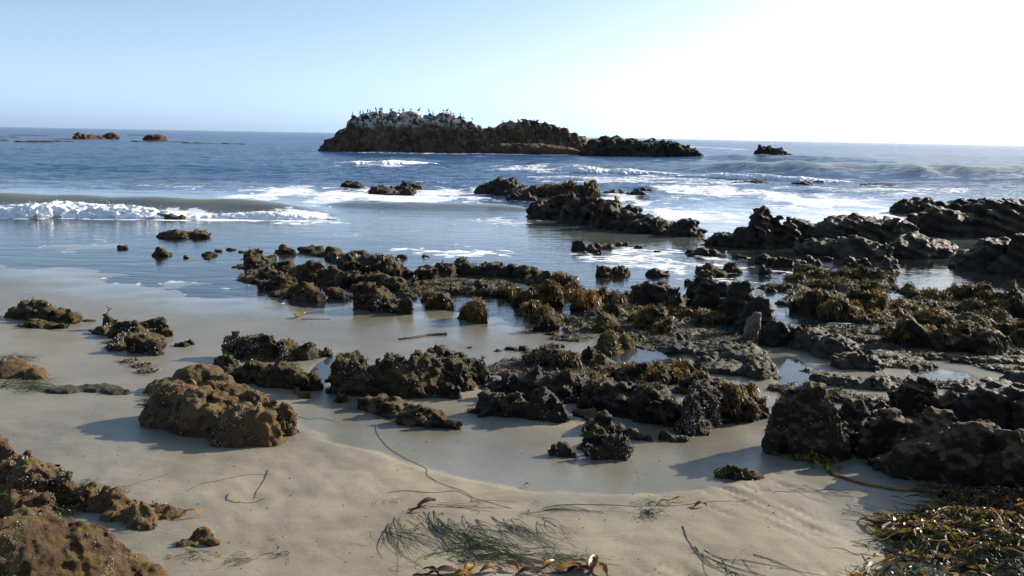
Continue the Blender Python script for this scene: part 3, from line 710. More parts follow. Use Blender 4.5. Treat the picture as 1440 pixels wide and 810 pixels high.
for u, v, w, h, lab in [(820, 352, 34, 12, 'small dark rock in foam-flecked water before the long ridge, largest of its cluster'), (850, 349, 28, 9, 'low dark rock tailing the cluster before the long ridge'),
        (838, 356, 22, 7, 'little dark stone in front of the cluster before the long ridge'), (875, 346, 20, 6, 'small dark stone right under the foot of the long ridge'),
        (985, 359, 30, 10, 'low dark rock in the channel before the pyramid rock'), (1010, 360, 30, 9, 'flat dark rock joined in line before the pyramid rock'), (1042, 364, 16, 6, 'small cone-shaped stone in the channel before the pyramid rock'),
        (970, 357, 14, 7, 'tiny dark knob at the seaward end of the line before the pyramid rock'), (1078, 372, 36, 14, 'humped dark rock in the channel with a thin tail'), (1110, 376, 50, 14, 'long low dark rock in the middle of the channel'),
        (1140, 372, 30, 12, 'dark rock between the long low channel rock and the headland shoulder'), (1165, 366, 16, 6, 'tiny dark stone at the foot of the headland shoulder'), (1203, 375, 36, 14, 'rounded dark rock in the channel beside the stump-shaped rock'),
        (925, 388, 36, 12, 'lens-shaped dark rock in thin water behind the craggy dark rock'), (1075, 387, 20, 14, 'cubic dark stone between channel and reef behind the wedge rock'), (925, 355, 12, 4, 'dark speck of rock in open water past the ridge end'), (898, 350, 14, 5, 'dark stone awash between ridge end and reef')]:
    rock(lab, 'dark', [(u - w * 0.15, v, w * 0.7, h), (u + w * 0.25, v, w * 0.5, h * 0.7)], cell=1.8, name='sea_stone')
rock('grey-topped rock standing alone in thin water beyond the reef', 'brown', [(848, 389, 26, 15), (868, 388, 34, 17, 0.7)], cell=1.8, name='sea_rock')
# ---- far bank of the reef: knobbly brown ridges
K = dict(nod=1.5, noise=1.15, strata=0.6)
rock('thin crusty ridge running down the seaward side of the knobbly reef', 'brown', [(356, 366, 28, 14), (362, 380, 40, 16), (378, 398, 46, 24), (402, 408, 44, 26), (425, 420, 40, 22), (443, 424, 26, 16)], weed=0.25, wmat='olive', barn=0.3, name='reef_rock', **K)
rock('knobbly rock chain behind the thin seaward ridge', 'brown', [(402, 391, 50, 26), (435, 396, 56, 28), (465, 400, 46, 26), (490, 404, 36, 22)], weed=0.25, wmat='olive', name='reef_rock', **K)
rock('small isolated cone-shaped rock at the back of the knobbly reef', 'brown', [(401, 357, 24, 11), (408, 358, 26, 6)], name='reef_rock', **K)
rock('low row of crusty knobs at the back of the knobbly reef', 'brown', [(440, 355, 36, 9), (462, 361, 40, 11), (478, 366, 40, 11), (500, 366, 40, 12)], barn=0.2, name='reef_rock', **K)
rock('dark domed rock at the crown of the knobbly reef', 'dark', [(505, 380, 60, 26), (530, 384, 60, 30), (550, 386, 40, 24), (563, 390, 24, 16)], weed=0.4, name='reef_rock', **K)
rock('crusty dark rock below the domed crown of the reef', 'brown', [(500, 402, 40, 22), (525, 406, 50, 22), (550, 408, 44, 18), (572, 402, 26, 12)], barn=0.4, name='reef_rock', **K)
rock('squat crusty rock with a vertical face toward the beach', 'brown', [(517, 436, 44, 40, 0.7, 3), (540, 440, 48, 36, 0.7, 2.6)], barn=0.5, name='reef_rock', **K)
rock('pointed knob at the end of the squat crusty rock', 'brown', [(572, 443, 28, 28), (560, 436, 24, 18)], name='reef_rock', **K)
rock('rounded stump of reef rock near the thin seaward ridge', 'brown', [(468, 418, 28, 18), (480, 420, 26, 14)], barn=0.4, name='reef_rock', **K)
rock('crusty hump beside the long block-shaped rock', 'brown', [(604, 392, 40, 22), (625, 390, 34, 28), (592, 393, 26, 14)], barn=0.4, name='reef_rock', **K)
rock('long block-shaped dark rock on a strip of bare sand', 'dark', [(658, 387, 44, 25, 0.6, 3.2), (690, 388, 50, 23, 0.6, 3.2), (712, 388, 26, 20, 0.6)], weed=0.3, wmat='olive', name='reef_rock')
rock('low barnacled rubble bar in front of the block-shaped rock', 'brown', [(650, 414, 50, 16), (678, 412, 40, 18), (690, 416, 30, 12)], barn=0.7, name='reef_rock', **K)
rock('dark weedy lump at the foot of the rubble bar', 'weedy', [(617, 436, 38, 26), (608, 424, 44, 14), (630, 436, 22, 18)], weed=0.7, name='reef_rock', **K)
rock('shaggy weed-covered boulder standing on open wet sand', 'weedy', [(662, 450, 40, 34), (676, 455, 26, 30)], weed=1.2, name='reef_rock', **K)
rock('crusty rubble beside the shaggy boulder', 'brown', [(590, 406, 30, 14), (612, 404, 26, 10), (575, 420, 30, 10)], barn=0.4, name='reef_rock', **K)
rock('low notched dark rock with a barnacled front', 'brown', [(738, 390, 36, 16), (750, 388, 20, 24), (758, 400, 38, 24)], barn=0.5, name='reef_rock', **K)
rock('broad shaggy heap of golden-brown weed over rock', 'weedy', [(720, 418, 36, 22), (745, 432, 56, 32), (770, 430, 44, 36), (757, 455, 46, 28), (768, 466, 30, 26)], weed=1.3, name='reef_rock', **K)
rock('sloping weedy rock behind the broad shaggy heap', 'weedy', [(790, 410, 38, 26), (806, 414, 30, 18)], weed=1.0, name='reef_rock', **K)
rock('golden weed-topped rock before the barnacled post', 'weedy', [(818, 436, 44, 32), (842, 428, 34, 24)], weed=1.3, wmat='kelp', name='reef_rock', **K)
rock('upright weed-topped post of rock with a pale barnacled flank', 'weedy', [(866, 450, 36, 44, 0.7, 2.8), (852, 468, 34, 28)], weed=0.8, barn=0.5, name='reef_rock', **K)
rock('pale fluted rock with yellow kelp at the edge of a pool', 'brown', [(852, 500, 40, 40), (872, 494, 34, 26), (888, 490, 26, 18)], weed=0.7, wmat='yellowkelp', barn=0.9, name='reef_rock', nod=1.0, vert=0.4)
rock('dome of dark weedy rock in the middle of the reef', 'weedy', [(915, 466, 56, 40), (935, 472, 30, 28), (898, 456, 30, 20)], weed=0.9, name='reef_rock', **K)
rock('craggy dark rock in front of the great wedge rock', 'dark', [(905, 428, 46, 34), (932, 430, 56, 38), (955, 436, 34, 26)], weed=0.3, wmat='olive', name='reef_rock', nod=1.3)
rock('great dark wedge rock leaning over the reef', 'dark',
     [(985, 428, 66, 58, 0.6, 2.8), (1008, 440, 70, 56, 0.5, 2.8), (1040, 456, 60, 66, 0.5, 2.6), (1066, 472, 56, 62, 0.5, 2.4), (1092, 488, 50, 44, 0.5, 2.2)], weed=0.35, wmat='olive', name='reef_rock', nod=0.7, noise=0.8)
rock('crusted pinnacle on the top of the great wedge rock', 'brown', [(992, 384, 26, 14, 0.8), (1030, 384, 24, 12), (1010, 388, 30, 10)], barn=0.3, name='reef_rock', **K)
rock('upright pale slab leaning against the great wedge rock', 'pale', [(1050, 482, 26, 50, 0.45, 3.4)], name='stone_slab', noise=0.4, lean=0.2, cell=1.6, facets=3)
rock('low weedy shelf at the foot of the great wedge rock', 'weedy', [(975, 452, 60, 18, 0.5), (1010, 456, 60, 20, 0.5), (945, 446, 40, 18)], weed=0.7, name='reef_rock', **K)
S_ = dict(name='reef_shelf', nod=1.1, noise=0.8, strata=1.6)
rock('broad grey mudstone hump with green algae film', 'shelf', [(955, 500, 80, 22, 1.2), (1005, 508, 100, 30, 1.2), (1045, 518, 90, 36, 1.2), (1070, 534, 60, 30, 1.0), (1015, 528, 80, 22, 1.0)], weed=0.25, wmat='olive', barn=0.15, **S_)
rock('low knobbly outwork of the mudstone hump beside the reef pool', 'shelf', [(925, 486, 60, 14, 1.0), (960, 478, 60, 16, 1.0), (900, 480, 30, 8)], weed=0.3, wmat='olive', **S_)
rock('small pointed rock rising from the mudstone hump', 'shelf', [(958, 480, 14, 14), (990, 520, 40, 22), (1000, 512, 30, 20)], barn=0.3, name='reef_rock')
rock('grey sloping mudstone shelf past the narrow blue pool', 'shelf', [(1135, 496, 80, 40, 0.9), (1175, 508, 80, 36, 0.9), (1205, 522, 70, 34, 0.9)], barn=0.15, **S_)
rock('flat mudstone step below the mossy-crowned hump', 'shelf', [(1240, 506, 60, 14, 0.9), (1275, 512, 70, 12, 0.8), (1225, 518, 50, 12)], **S_)
rock('low dark terrace of wet rock before the mudstone shelf', 'shelf', [(1165, 540, 60, 16, 0.8), (1200, 548, 70, 20, 0.8), (1240, 550, 60, 24, 0.8), (1140, 528, 40, 10)], barn=0.15, **S_)
rock('flat dark ledge round the small bright pool', 'shelf', [(1390, 552, 90, 22, 0.6), (1440, 548, 90, 28, 0.6), (1350, 552, 40, 12, 0.6)], **S_)
rock('shadowed wet ledge behind the small bright pool', 'shelf', [(1400, 512, 90, 12, 0.7), (1450, 514, 80, 14, 0.7)], **S_)
for lab, ls in [('low jagged reef bed in front of the channel, strewn with weed', [(1100, 408, 70, 8, 1.6), (1150, 418, 80, 8, 1.6), (1200, 424, 80, 8, 1.6), (1120, 430, 60, 8, 1.4)]),
                ('low jagged reef bed between the fused humps and the mossy crown', [(1225, 470, 90, 10, 1.4), (1180, 470, 80, 10, 1.4), (1260, 462, 70, 10, 1.2), (1210, 482, 70, 9, 1.2)]),
                ('low jagged reef bed below the chain of mossy humps', [(1300, 432, 80, 9, 1.6), (1350, 434, 80, 9, 1.6), (1400, 440, 80, 9, 1.4), (1320, 446, 70, 8, 1.2)]),
                ('low jagged reef bed between weedy heap and barnacled post', [(800, 452, 50, 9, 1.4), (830, 462, 60, 9, 1.4), (880, 452, 50, 9, 1.2), (800, 480, 50, 8, 1.2)]),
                ('low jagged rubble bed joining the reef pools to the front ridge', [(860, 520, 60, 9, 1.2), (700, 528, 60, 8, 1.2), (740, 512, 60, 9, 1.2), (940, 520, 70, 10, 1.2)]),
                ('low jagged bed of rubble in the heart of the knobbly reef', [(560, 402, 50, 9, 1.6), (600, 412, 60, 8, 1.6), (640, 402, 50, 8, 1.4), (690, 402, 50, 8, 1.4)]),
                ('dark wet reef bed between the mudstone shelf and the mossy-crowned hump', [(1190, 494, 70, 9, 1.6), (1240, 494, 70, 9, 1.6), (1280, 520, 70, 9, 1.4), (1310, 506, 60, 9, 1.4)]),
                ('dark wet reef bed before the flat dark ledge', [(1290, 545, 70, 10, 1.3), (1340, 548, 60, 10, 1.3), (1260, 540, 50, 9, 1.3)]),
                ('dark wet reef bed round the foot of the pale upright slab', [(1085, 462, 60, 9, 1.4), (1120, 478, 50, 9, 1.4), (1030, 484, 60, 9, 1.4), (975, 470, 50, 8, 1.3)]),
                ('dark wet reef bed at the outer corner below the bulky weedy rock', [(1420, 500, 70, 9, 1.3), (1370, 512, 70, 9, 1.3), (1440, 525, 60, 9, 1.3)]),
                ('jagged rubble bed linking the dome of dark weedy rock to the pool', [(895, 482, 50, 9, 1.3), (940, 496, 60, 9, 1.3), (960, 455, 50, 8, 1.3)]),
                ('jagged rubble bed along the back of the front ridge', [(790, 530, 60, 9, 1.2), (840, 548, 60, 9, 1.2), (900, 552, 60, 9, 1.2), (1000, 550, 60, 10, 1.2)]),
                ('jagged rubble bed behind the craggy dark rock', [(880, 420, 50, 8, 1.4), (845, 445, 40, 8, 1.3), (900, 440, 40, 8, 1.3)]),
                ('low crusted bed behind the square-shouldered boulder', [(1110, 552, 60, 10, 1.2), (1190, 566, 70, 12, 1.0), (1230, 572, 60, 14, 1.0)])]:
    rock(lab, 'shelf', ls, weed=0.5, wmat='olive', barn=0.2, name='reef_shelf', nod=2.4, noise=1.6, strata=0.6, facets=2)
W_ = dict(nod=1.4, noise=1.1, strata=0.4)
rock('weedy mound by the stump-shaped rock', 'weedy', [(1215, 396, 50, 22), (1240, 398, 36, 20), (1190, 396, 40, 18)], weed=1.0, wmat='olive', name='reef_rock', **W_)
rock('long weedy mound at the near lip of the channel', 'weedy', [(1135, 390, 46, 20), (1160, 396, 50, 22), (1120, 398, 44, 14), (1180, 408, 80, 16), (1225, 408, 70, 16)], weed=0.9, wmat='olive', name='reef_rock', **W_)
rock('weedy rock with a bright orange kelp frond', 'weedy', [(1150, 445, 56, 38), (1175, 452, 50, 34), (1130, 438, 40, 22), (1195, 446, 30, 26)], weed=1.2, name='reef_rock', **W_)
rock('pair of fused weedy humps before the channel', 'weedy', [(1215, 432, 50, 28), (1235, 440, 34, 20)], weed=1.1, name='reef_rock', **W_)
rock('dark crusty weed rocks strewn before the fused humps', 'weedy', [(1240, 456, 50, 22), (1262, 450, 40, 18), (1215, 458, 40, 18)], weed=0.6, name='reef_rock', **W_)
rock('long weedy hump with a sunlit mossy crown', 'weedy', [(1290, 492, 70, 46), (1310, 470, 80, 36), (1262, 484, 40, 26)], weed=1.2, name='reef_rock', **W_)
rock('big dark weed-backed rock sloping to the shadowed ledge', 'weedy', [(1345, 496, 80, 46), (1385, 500, 60, 42), (1365, 478, 100, 34), (1335, 462, 70, 20)], weed=1.1, wmat='olive', name='reef_rock', **W_)
rock('small weedy cap of rock at the lip of the channel', 'weedy', [(1277, 412, 26, 14), (1295, 418, 44, 14), (1318, 424, 40, 16)], weed=0.9, wmat='olive', name='reef_rock', **W_)
rock('weedy rock with orange tips beside the dark headland water', 'weedy', [(1350, 418, 40, 22), (1380, 420, 40, 20)], weed=1.1, name='reef_rock', **W_)
rock('bulky dark weedy rock below the headland block', 'weedy', [(1420, 440, 80, 40), (1450, 450, 90, 50)], weed=0.7, wmat='olive', name='reef_rock', **W_)
rock('chain of mossy humps running below the bulky weedy rock', 'weedy', [(1360, 448, 50, 24), (1395, 462, 60, 28), (1425, 478, 50, 26), (1450, 490, 60, 30)], weed=1.1, wmat='olive', name='reef_rock', **W_)
rock('crusted low rock between the mossy humps and mudstone shelf', 'weedy', [(1265, 432, 40, 14), (1285, 440, 40, 14), (1300, 428, 26, 10)], weed=0.6, name='reef_rock', **W_)
# ---- near bank of the reef
rock('big lumpy barnacled rock with tan knobs on wet sand', 'brown', [(500, 556, 80, 60), (545, 560, 90, 66), (590, 558, 90, 62), (635, 548, 70, 50), (665, 538, 46, 30), (610, 514, 60, 24)], barn=1.0, weed=0.15, wmat='olive', name='reef_rock', **K)
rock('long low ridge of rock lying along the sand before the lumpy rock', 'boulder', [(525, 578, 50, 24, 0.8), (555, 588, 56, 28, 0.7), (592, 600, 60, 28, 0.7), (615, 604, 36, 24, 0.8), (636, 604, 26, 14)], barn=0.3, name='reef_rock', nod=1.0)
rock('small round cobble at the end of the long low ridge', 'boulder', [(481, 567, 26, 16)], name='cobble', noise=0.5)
rock('short dark fin of rock half buried in sand by the lumpy rock', 'dark', [(628, 560, 34, 24), (640, 562, 24, 18)], name='reef_rock')
rock('dome with golden weed cap and barnacled cheek on the front ridge', 'weedy', [(772, 520, 60, 34), (798, 522, 40, 30), (748, 518, 40, 20)], weed=0.9, barn=0.8, name='reef_rock', **K)
rock('rounded knob between the golden-capped dome and the pool', 'brown', [(828, 512, 28, 26), (842, 518, 30, 22)], barn=0.3, name='reef_rock', **K)
rock('long dark wall of rock along the front of the reef', 'dark', [(715, 562, 60, 40, 0.7, 2.8), (755, 566, 70, 50, 0.7, 2.8), (800, 566, 70, 50, 0.7, 2.8), (690, 545, 50, 26)], barn=0.35, weed=0.2, wmat='olive', name='reef_rock', nod=0.9)
rock('dark rounded wall with shaggy weed on its brow', 'dark', [(845, 578, 70, 50, 0.8, 2.6), (885, 588, 80, 56, 0.8, 2.6), (920, 596, 70, 56, 0.8, 2.6)], weed=0.6, wmat='olive', name='reef_rock', nod=0.9)
rock('low dark flange of rock below the long dark wall', 'dark', [(690, 586, 60, 30), (722, 588, 50, 34), (755, 592, 56, 44), (780, 594, 36, 28)], barn=0.3, name='reef_rock')
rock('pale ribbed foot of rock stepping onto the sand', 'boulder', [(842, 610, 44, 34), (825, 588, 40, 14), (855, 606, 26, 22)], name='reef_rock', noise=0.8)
rock('low dark rock slivers beside the ribbed foot', 'dark', [(868, 612, 26, 14), (890, 618, 36, 14), (908, 620, 20, 9)], name='reef_rock')
rock('lumpy rock lying on sand below the ribbed foot', 'brown', [(840, 634, 50, 28), (866, 646, 46, 30), (835, 646, 30, 14)], barn=0.5, name='reef_rock', **K)
rock('small rounded rock on bare sand beside the lumpy rock', 'brown', [(788, 643, 40, 18), (800, 644, 26, 12)], barn=0.3, name='reef_rock')
rock('low crumbling rock at the foot of the barnacled post', 'brown', [(940, 620, 24, 14), (955, 622, 26, 10)], barn=0.4, name='reef_rock')
rock('pale barnacle-crusted post at the corner of the front ridge', 'brown', [(970, 612, 40, 56, 0.7, 2.6), (985, 600, 50, 60, 0.7), (1004, 586, 40, 56, 0.7)], barn=1.3, name='reef_rock', **K)
rock('weedy hump with red-brown weed behind the barnacled post', 'weedy', [(1030, 596, 80, 58), (1058, 588, 60, 54), (985, 556, 60, 32)], weed=0.8, name='reef_rock', **K)
rock('weedy knobs round the yellow kelp behind the front ridge', 'weedy', [(890, 536, 60, 26), (930, 546, 60, 30), (960, 540, 50, 30)], weed=0.8, barn=0.3, name='reef_rock', **K)
rock('low weedy rubble behind the dark rounded wall', 'weedy', [(855, 530, 50, 18), (885, 524, 40, 12), (830, 540, 40, 16)], weed=0.6, barn=0.4, name='reef_rock', **K)
rock('big square-shouldered boulder with lit brown top and shaded face', 'boulder', [(1105, 640, 70, 80, 0.8, 3), (1150, 648, 90, 98, 0.8, 3), (1192, 632, 46, 64, 0.8, 2.6)], weed=0.2, wmat='olive', barn=0.2, name='boulder', nod=1.0, noise=0.8, facets=2, strata=0.25)
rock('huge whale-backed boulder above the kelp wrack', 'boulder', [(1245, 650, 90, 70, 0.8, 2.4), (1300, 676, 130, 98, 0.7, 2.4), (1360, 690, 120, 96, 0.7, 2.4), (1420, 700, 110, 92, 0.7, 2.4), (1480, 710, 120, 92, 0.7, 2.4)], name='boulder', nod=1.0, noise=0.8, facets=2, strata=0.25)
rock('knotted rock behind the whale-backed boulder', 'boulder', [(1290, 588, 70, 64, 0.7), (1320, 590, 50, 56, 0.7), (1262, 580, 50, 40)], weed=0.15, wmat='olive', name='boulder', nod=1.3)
rock('dark rock in shade between the boulder and the ledge', 'dark', [(1380, 610, 110, 56, 0.7), (1440, 615, 120, 66, 0.7)], name='boulder', nod=0.8, noise=0.8)
rock('dark gully rock between the square boulder and the whale-back', 'dark', [(1225, 610, 60, 40, 0.7), (1215, 640, 50, 36, 0.7)], name='boulder', nod=0.8)
rock('low barnacled rock flush with sand near the kelp stipe', 'brown', [(1020, 674, 36, 16), (1048, 675, 46, 15)], barn=0.6, name='reef_rock')
# ---- rocks on the open beach
rock('long brown rock with weedy foot in mirror-wet sand', 'brown', [(40, 450, 60, 32), (72, 454, 56, 32), (98, 456, 34, 18), (60, 462, 70, 12)], weed=0.2, wmat='olive', barn=0.3, name='beach_rock', **K)
rock('stepped brown rock with barnacled end beside the long brown rock', 'brown', [(152, 464, 22, 26), (178, 476, 44, 32), (212, 472, 44, 28), (228, 474, 26, 22), (195, 497, 46, 30, 0.7, 3), (218, 500, 32, 24, .8, 3)], barn=0.6, name='beach_rock', **K)
rock('smooth rounded orange-brown rock with a barnacle patch', 'tan', [(18, 534, 96, 32, 0.9, 2.0), (50, 534, 50, 18)], barn=0.4, name='beach_rock', noise=0.35, nod=0.4)
rock('flat sandy rock flush with the beach near the peaked rock', 'shelf', [(90, 554, 60, 12, 1.0), (135, 552, 80, 14, 1.0), (165, 556, 40, 10)], name='beach_rock', noise=0.5)
rock('wedge-topped rock with barnacled flank behind the peaked rock', 'brown', [(330, 505, 44, 46, 0.7, 3), (360, 508, 60, 42, 0.7, 2.6), (400, 508, 56, 34, 0.7), (430, 507, 46, 24, 0.7), (452, 502, 30, 14)], barn=1.0, name='beach_rock', nod=1.2)
rock('dark ledge draped with green surfgrass below the wedge-topped rock', 'brown', [(318, 526, 40, 26), (350, 540, 70, 36), (395, 546, 80, 40), (428, 550, 44, 34)], weed=0.3, wmat='surfgrass', name='beach_rock', nod=0.9)
rock('orange-brown stone at the end of the surfgrass-draped ledge', 'tan', [(430, 561, 18, 14), (420, 555, 16, 12)], name='cobble', noise=0.7)
rock('peaked orange-brown rock with kelp draped on its flank', 'tan', [(280, 552, 80, 46, 0.9, 2.2), (240, 556, 70, 26), (310, 556, 50, 34)], name='beach_rock', noise=0.6, nod=0.6, facets=1, strata=0.3)
rock('large tan encrusted rock casting a round shadow on dry sand', 'tan', [(255, 604, 110, 58, 0.8, 2.2), (300, 616, 110, 66, 0.8, 2.3), (345, 628, 90, 56, 0.8), (370, 628, 56, 44), (310, 580, 100, 38), (350, 585, 60, 32)], barn=0.4, weed=0.2, wmat='olive', name='beach_rock', nod=1.0, noise=0.7, facets=2, strata=0.5)
rock('round bristly rock touching the large tan rock', 'tan', [(398, 614, 44, 46), (385, 600, 40, 34)], barn=0.4, weed=0.4, wmat='olive', name='beach_rock', nod=1.4)
rock('massive orange-tan rock at the corner of the beach', 'tan', [(30, 900, 220, 170, 0.9, 2.2), (110, 880, 180, 136, 0.9, 2.1), (175, 850, 100, 62, 0.9), (210, 840, 60, 40)], name='beach_rock', nod=0.9, noise=0.6, barn=0.06, cell=2.6, facets=1, strata=0.3)
rock('pitted pinkish-tan rock behind the massive corner rock', 'tan', [(0, 700, 70, 92), (35, 716, 90, 62), (75, 712, 70, 44), (20, 735, 130, 50)], barn=0.5, weed=0.2, wmat='surfgrass', name='beach_rock', nod=1.3)
rock('small upright pink knob beside the pitted rock', 'tan', [(40, 656, 18, 22), (28, 658, 18, 14)], name='cobble')
rock('low ragged rock running out onto dry sand toward an amber blade', 'tan', [(125, 714, 50, 28), (160, 724, 60, 34), (195, 738, 50, 28), (225, 730, 50, 16), (245, 726, 30, 10), (200, 746, 36, 12)], barn=0.2, weed=0.2, wmat='olive', name='beach_rock', nod=1.3)
rock('little crumbling rock poking through dry sand by the corner rock', 'tan', [(286, 762, 30, 20), (262, 770, 30, 10), (300, 768, 18, 10)], name='beach_rock', nod=1.3)
G = 'scattered dark cobbles on wet sand'
for u, v, w, h in [(735, 494, 18, 9), (720, 493, 22, 7), (745, 497, 20, 5), (700, 495, 14, 4), (782, 490, 30, 8), (800, 478, 40, 9), (820, 466, 30, 7), (775, 472, 20, 6), (660, 490, 10, 4),
                   (255, 488, 30, 8), (266, 486, 16, 9), (124, 453, 20, 5), (330, 545, 14, 6), (525, 395, 12, 4), (566, 363, 16, 5), (600, 362, 12, 4), (970, 400, 18, 8), (1085, 412, 16, 7)]:
    rock('small dark cobble lying on wet mirror-like sand near the reef', 'dark', [(u, v, w, h)], group=G, name='cobble', cell=1.8)
finish_sea()

# ------------------------------------------------------------------ breaking foam
def roller(name, label, pts, rad, hgt, cell, seed, drops=0):
    lx, ly = sealine(pts)
    xs = np.linspace(lx.min(), lx.max(), 200); o = np.argsort(lx)
    d = ly.mean(); h = cell * d / F0
    x0, x1 = lx.min() - rad, lx.max() + rad; y0, y1 = ly.min() - 2 * rad, ly.max() + 2.5 * rad
    n = [int((x1 - x0) / h) + 2, int((y1 - y0) / h) + 2, int((hgt * 1.9 + 0.2) / h) + 3]
    while n[0] * n[1] * n[2] > 2200000:
        h *= 1.1; n = [int((x1 - x0) / h) + 2, int((y1 - y0) / h) + 2, int((hgt * 1.9 + 0.2) / h) + 3]
    org = np.array([x0, y0, -0.15])
    X_ = (org[0] + np.arange(n[0]) * h)[:, None, None]; Y_ = (org[1] + np.arange(n[1]) * h)[None, :, None]; Z_ = (org[2] + np.arange(n[2]) * h)[None, None, :]
    yc = np.interp(X_[:, 0, 0], lx[o], ly[o]); 
    e = np.sqrt(np.clip(sstep(x0, x0 + 5 * rad, X_[:, 0, 0]) * (1 - sstep(x1 - 5 * rad, x1, X_[:, 0, 0])), 0, 1))
    e = e * (0.8 + 0.5 * perlin(X_[:, 0, 0] * 0.45, X_[:, 0, 0] * 0 + seed, seed=seed)) + 0.02
    yc = yc + 0.6 * rad * perlin(X_[:, 0, 0] * 0.6, X_[:, 0, 0] * 0 + 5, seed=seed + 2)
    E = e[:, None, None]
    q = np.sqrt(((Y_ - yc[:, None, None] - rad * E * 0.2) / (rad * E)) ** 2 + (Z_ / (hgt * E)) ** 2)
    Fv = (q - 1) * min(rad, hgt)
    band = np.abs(Fv) < 0.6 * hgt
    I = np.argwhere(band); P = I * h + org
    s = hgt
    Fv[band] -= s * (0.62 * (0.33 - billow(P[:, 0] / s * 1.0, P[:, 1] / s * 1.3, P[:, 2] / s * 1.5, 3, seed, 0.5)) + 0.16 * fbm(P[:, 0] / s * 2.6, P[:, 1] / s * 2.6, P[:, 2] / s * 2.6, 3, seed + 3, 0.6))
    V, Fc, Nn = surface_nets(Fv, org, h)
    ob = mesh_obj(name, V, Fc, 'foam', label=label, cat='foam', kind='stuff')
    r_ = np.random.default_rng(seed)
    if drops:
        s_ = r_.choice(len(V), drops); P = V[s_] + r_.normal(size=(drops, 3)) * np.array([0.3, 0.3, 0.05]) * hgt; P[:, 2] += r_.exponential(0.22 * hgt, drops)
        v2, f2 = bits(P, r_.normal(size=(drops, 3)) * 0.5 + 0.4, h * r_.uniform(0.08, 0.22, drops), r_)
        mesh_obj('spray', v2, f2, 'foam', parent=ob, kind='stuff', smooth=False)
    return ob
roller('breaking_foam', 'thick white roller of foam breaking toward the wet sand', [(-90, 302), (40, 303), (150, 304), (230, 306), (290, 307)], 0.85, 0.38, 2.1, 5, 900)
roller('breaking_foam', 'thin frothy end of the roller trailing off toward the reef', [(285, 306), (380, 308), (462, 308)], 0.5, 0.24, 2.2, 6, 400)
roller('breaking_foam', 'short white breaker before the bird rock', [(484, 230), (540, 231), (602, 230)], 1.6, 0.50, 1.6, 7, 150)
roller('breaking_foam', 'long thin white breaker before the lower offshore rock', [(724, 241), (800, 242), (880, 244), (936, 245)], 1.5, 0.50, 1.7, 8, 200)
roller('breaking_foam', 'white breaker under the smooth green swell', [(962, 248), (1060, 252), (1120, 255), (1176, 256)], 1.5, 0.46, 1.7, 9, 200)

# ------------------------------------------------------------------ seabirds
def capsules(caps, h, k):
    A = np.array([c[0] for c in caps]); B = np.array([c[1] for c in caps]); R = [c[2] for c in caps]
    lo = np.minimum(A, B).min(0) - max(np.max(r) for r in R) - 2 * h; hi = np.maximum(A, B).max(0) + max(np.max(r) for r in R) + 2 * h
    n = ((hi - lo) / h).astype(int) + 2
    G_ = np.stack(np.meshgrid(*[lo[i] + np.arange(n[i]) * h for i in range(3)], indexing='ij'), -1)
    Fv = None
    for a, b_, r in zip(A, B, R):
        ab = b_ - a; t = np.clip(((G_ - a) @ ab) / (ab @ ab + 1e-9), 0, 1)
        f = np.linalg.norm(G_ - a - t[..., None] * ab, axis=-1) - (r[0] + (r[1] - r[0]) * t)
        if Fv is None: Fv = f
        else:
            hh = np.clip(0.5 + 0.5 * (Fv - f) / k, 0, 1); Fv = Fv * (1 - hh) + f * hh - k * hh * (1 - hh)
    return surface_nets(Fv, lo, h)[:2]
def bird_proto(kind):
    if kind == 0:     # upright cormorant: slim, long neck
        body = [((0.00, 0, 0.22), (0.05, 0, 0.46), (0.105, 0.085)), ((0.05, 0, 0.46), (0.075, 0, 0.63), (0.07, 0.032)), ((0.075, 0, 0.63), (0.12, 0, 0.70), (0.032, 0.036)),
                ((0, 0, 0.22), (-0.10, 0, 0.05), (0.08, 0.025)), ((0, .05, .2), (0.02, .05, .02), (.022, .014)), ((0, -.05, .2), (0.02, -.05, .02), (.022, .014))]
        beak = [((0.14, 0, 0.705), (0.215, 0, 0.69), (0.014, 0.006))]
    elif kind == 1:   # pelican: heavy body, folded neck, long bill
        body = [((-0.12, 0, 0.30), (0.12, 0, 0.42), (0.13, 0.14)), ((0.14, 0, 0.44), (0.22, 0, 0.68), (0.07, 0.04)), ((0.22, 0, 0.68), (0.28, 0, 0.74), (0.045, 0.05)),
                ((-0.12, 0, 0.3), (-0.30, 0, 0.22), (0.10, 0.03)), ((0, .06, .3), (0.02, .06, .02), (.03, .018)), ((0, -.06, .3), (0.02, -.06, .02), (.03, .018))]
        beak = [((0.30, 0, 0.73), (0.50, 0, 0.56), (0.024, 0.010))]
    else:             # hunched gull-sized bird, neck drawn in
        body = [((-0.08, 0, 0.24), (0.06, 0, 0.34), (0.09, 0.09)), ((0.06, 0, 0.36), (0.11, 0, 0.48), (0.055, 0.045)), ((-0.08, 0, 0.24), (-0.24, 0, 0.15), (0.06, 0.018)),
                ((0, .04, .2), (0.01, .04, .02), (.02, .013)), ((0, -.04, .2), (0.01, -.04, .02), (.02, .013))]
        beak = [((0.14, 0, 0.485), (0.21, 0, 0.465), (0.014, 0.006))]
    o = bpy.data.objects.new('seabird', None); SC.collection.objects.link(o)
    V, Fc = capsules(body, 0.022, 0.03); mesh_obj('body', V, Fc, 'birdgrey' if kind == 1 else 'bird', parent=o)
    V, Fc = capsules(beak, 0.009, 0.01); mesh_obj('beak', V, Fc, 'beak', parent=o)
    return o
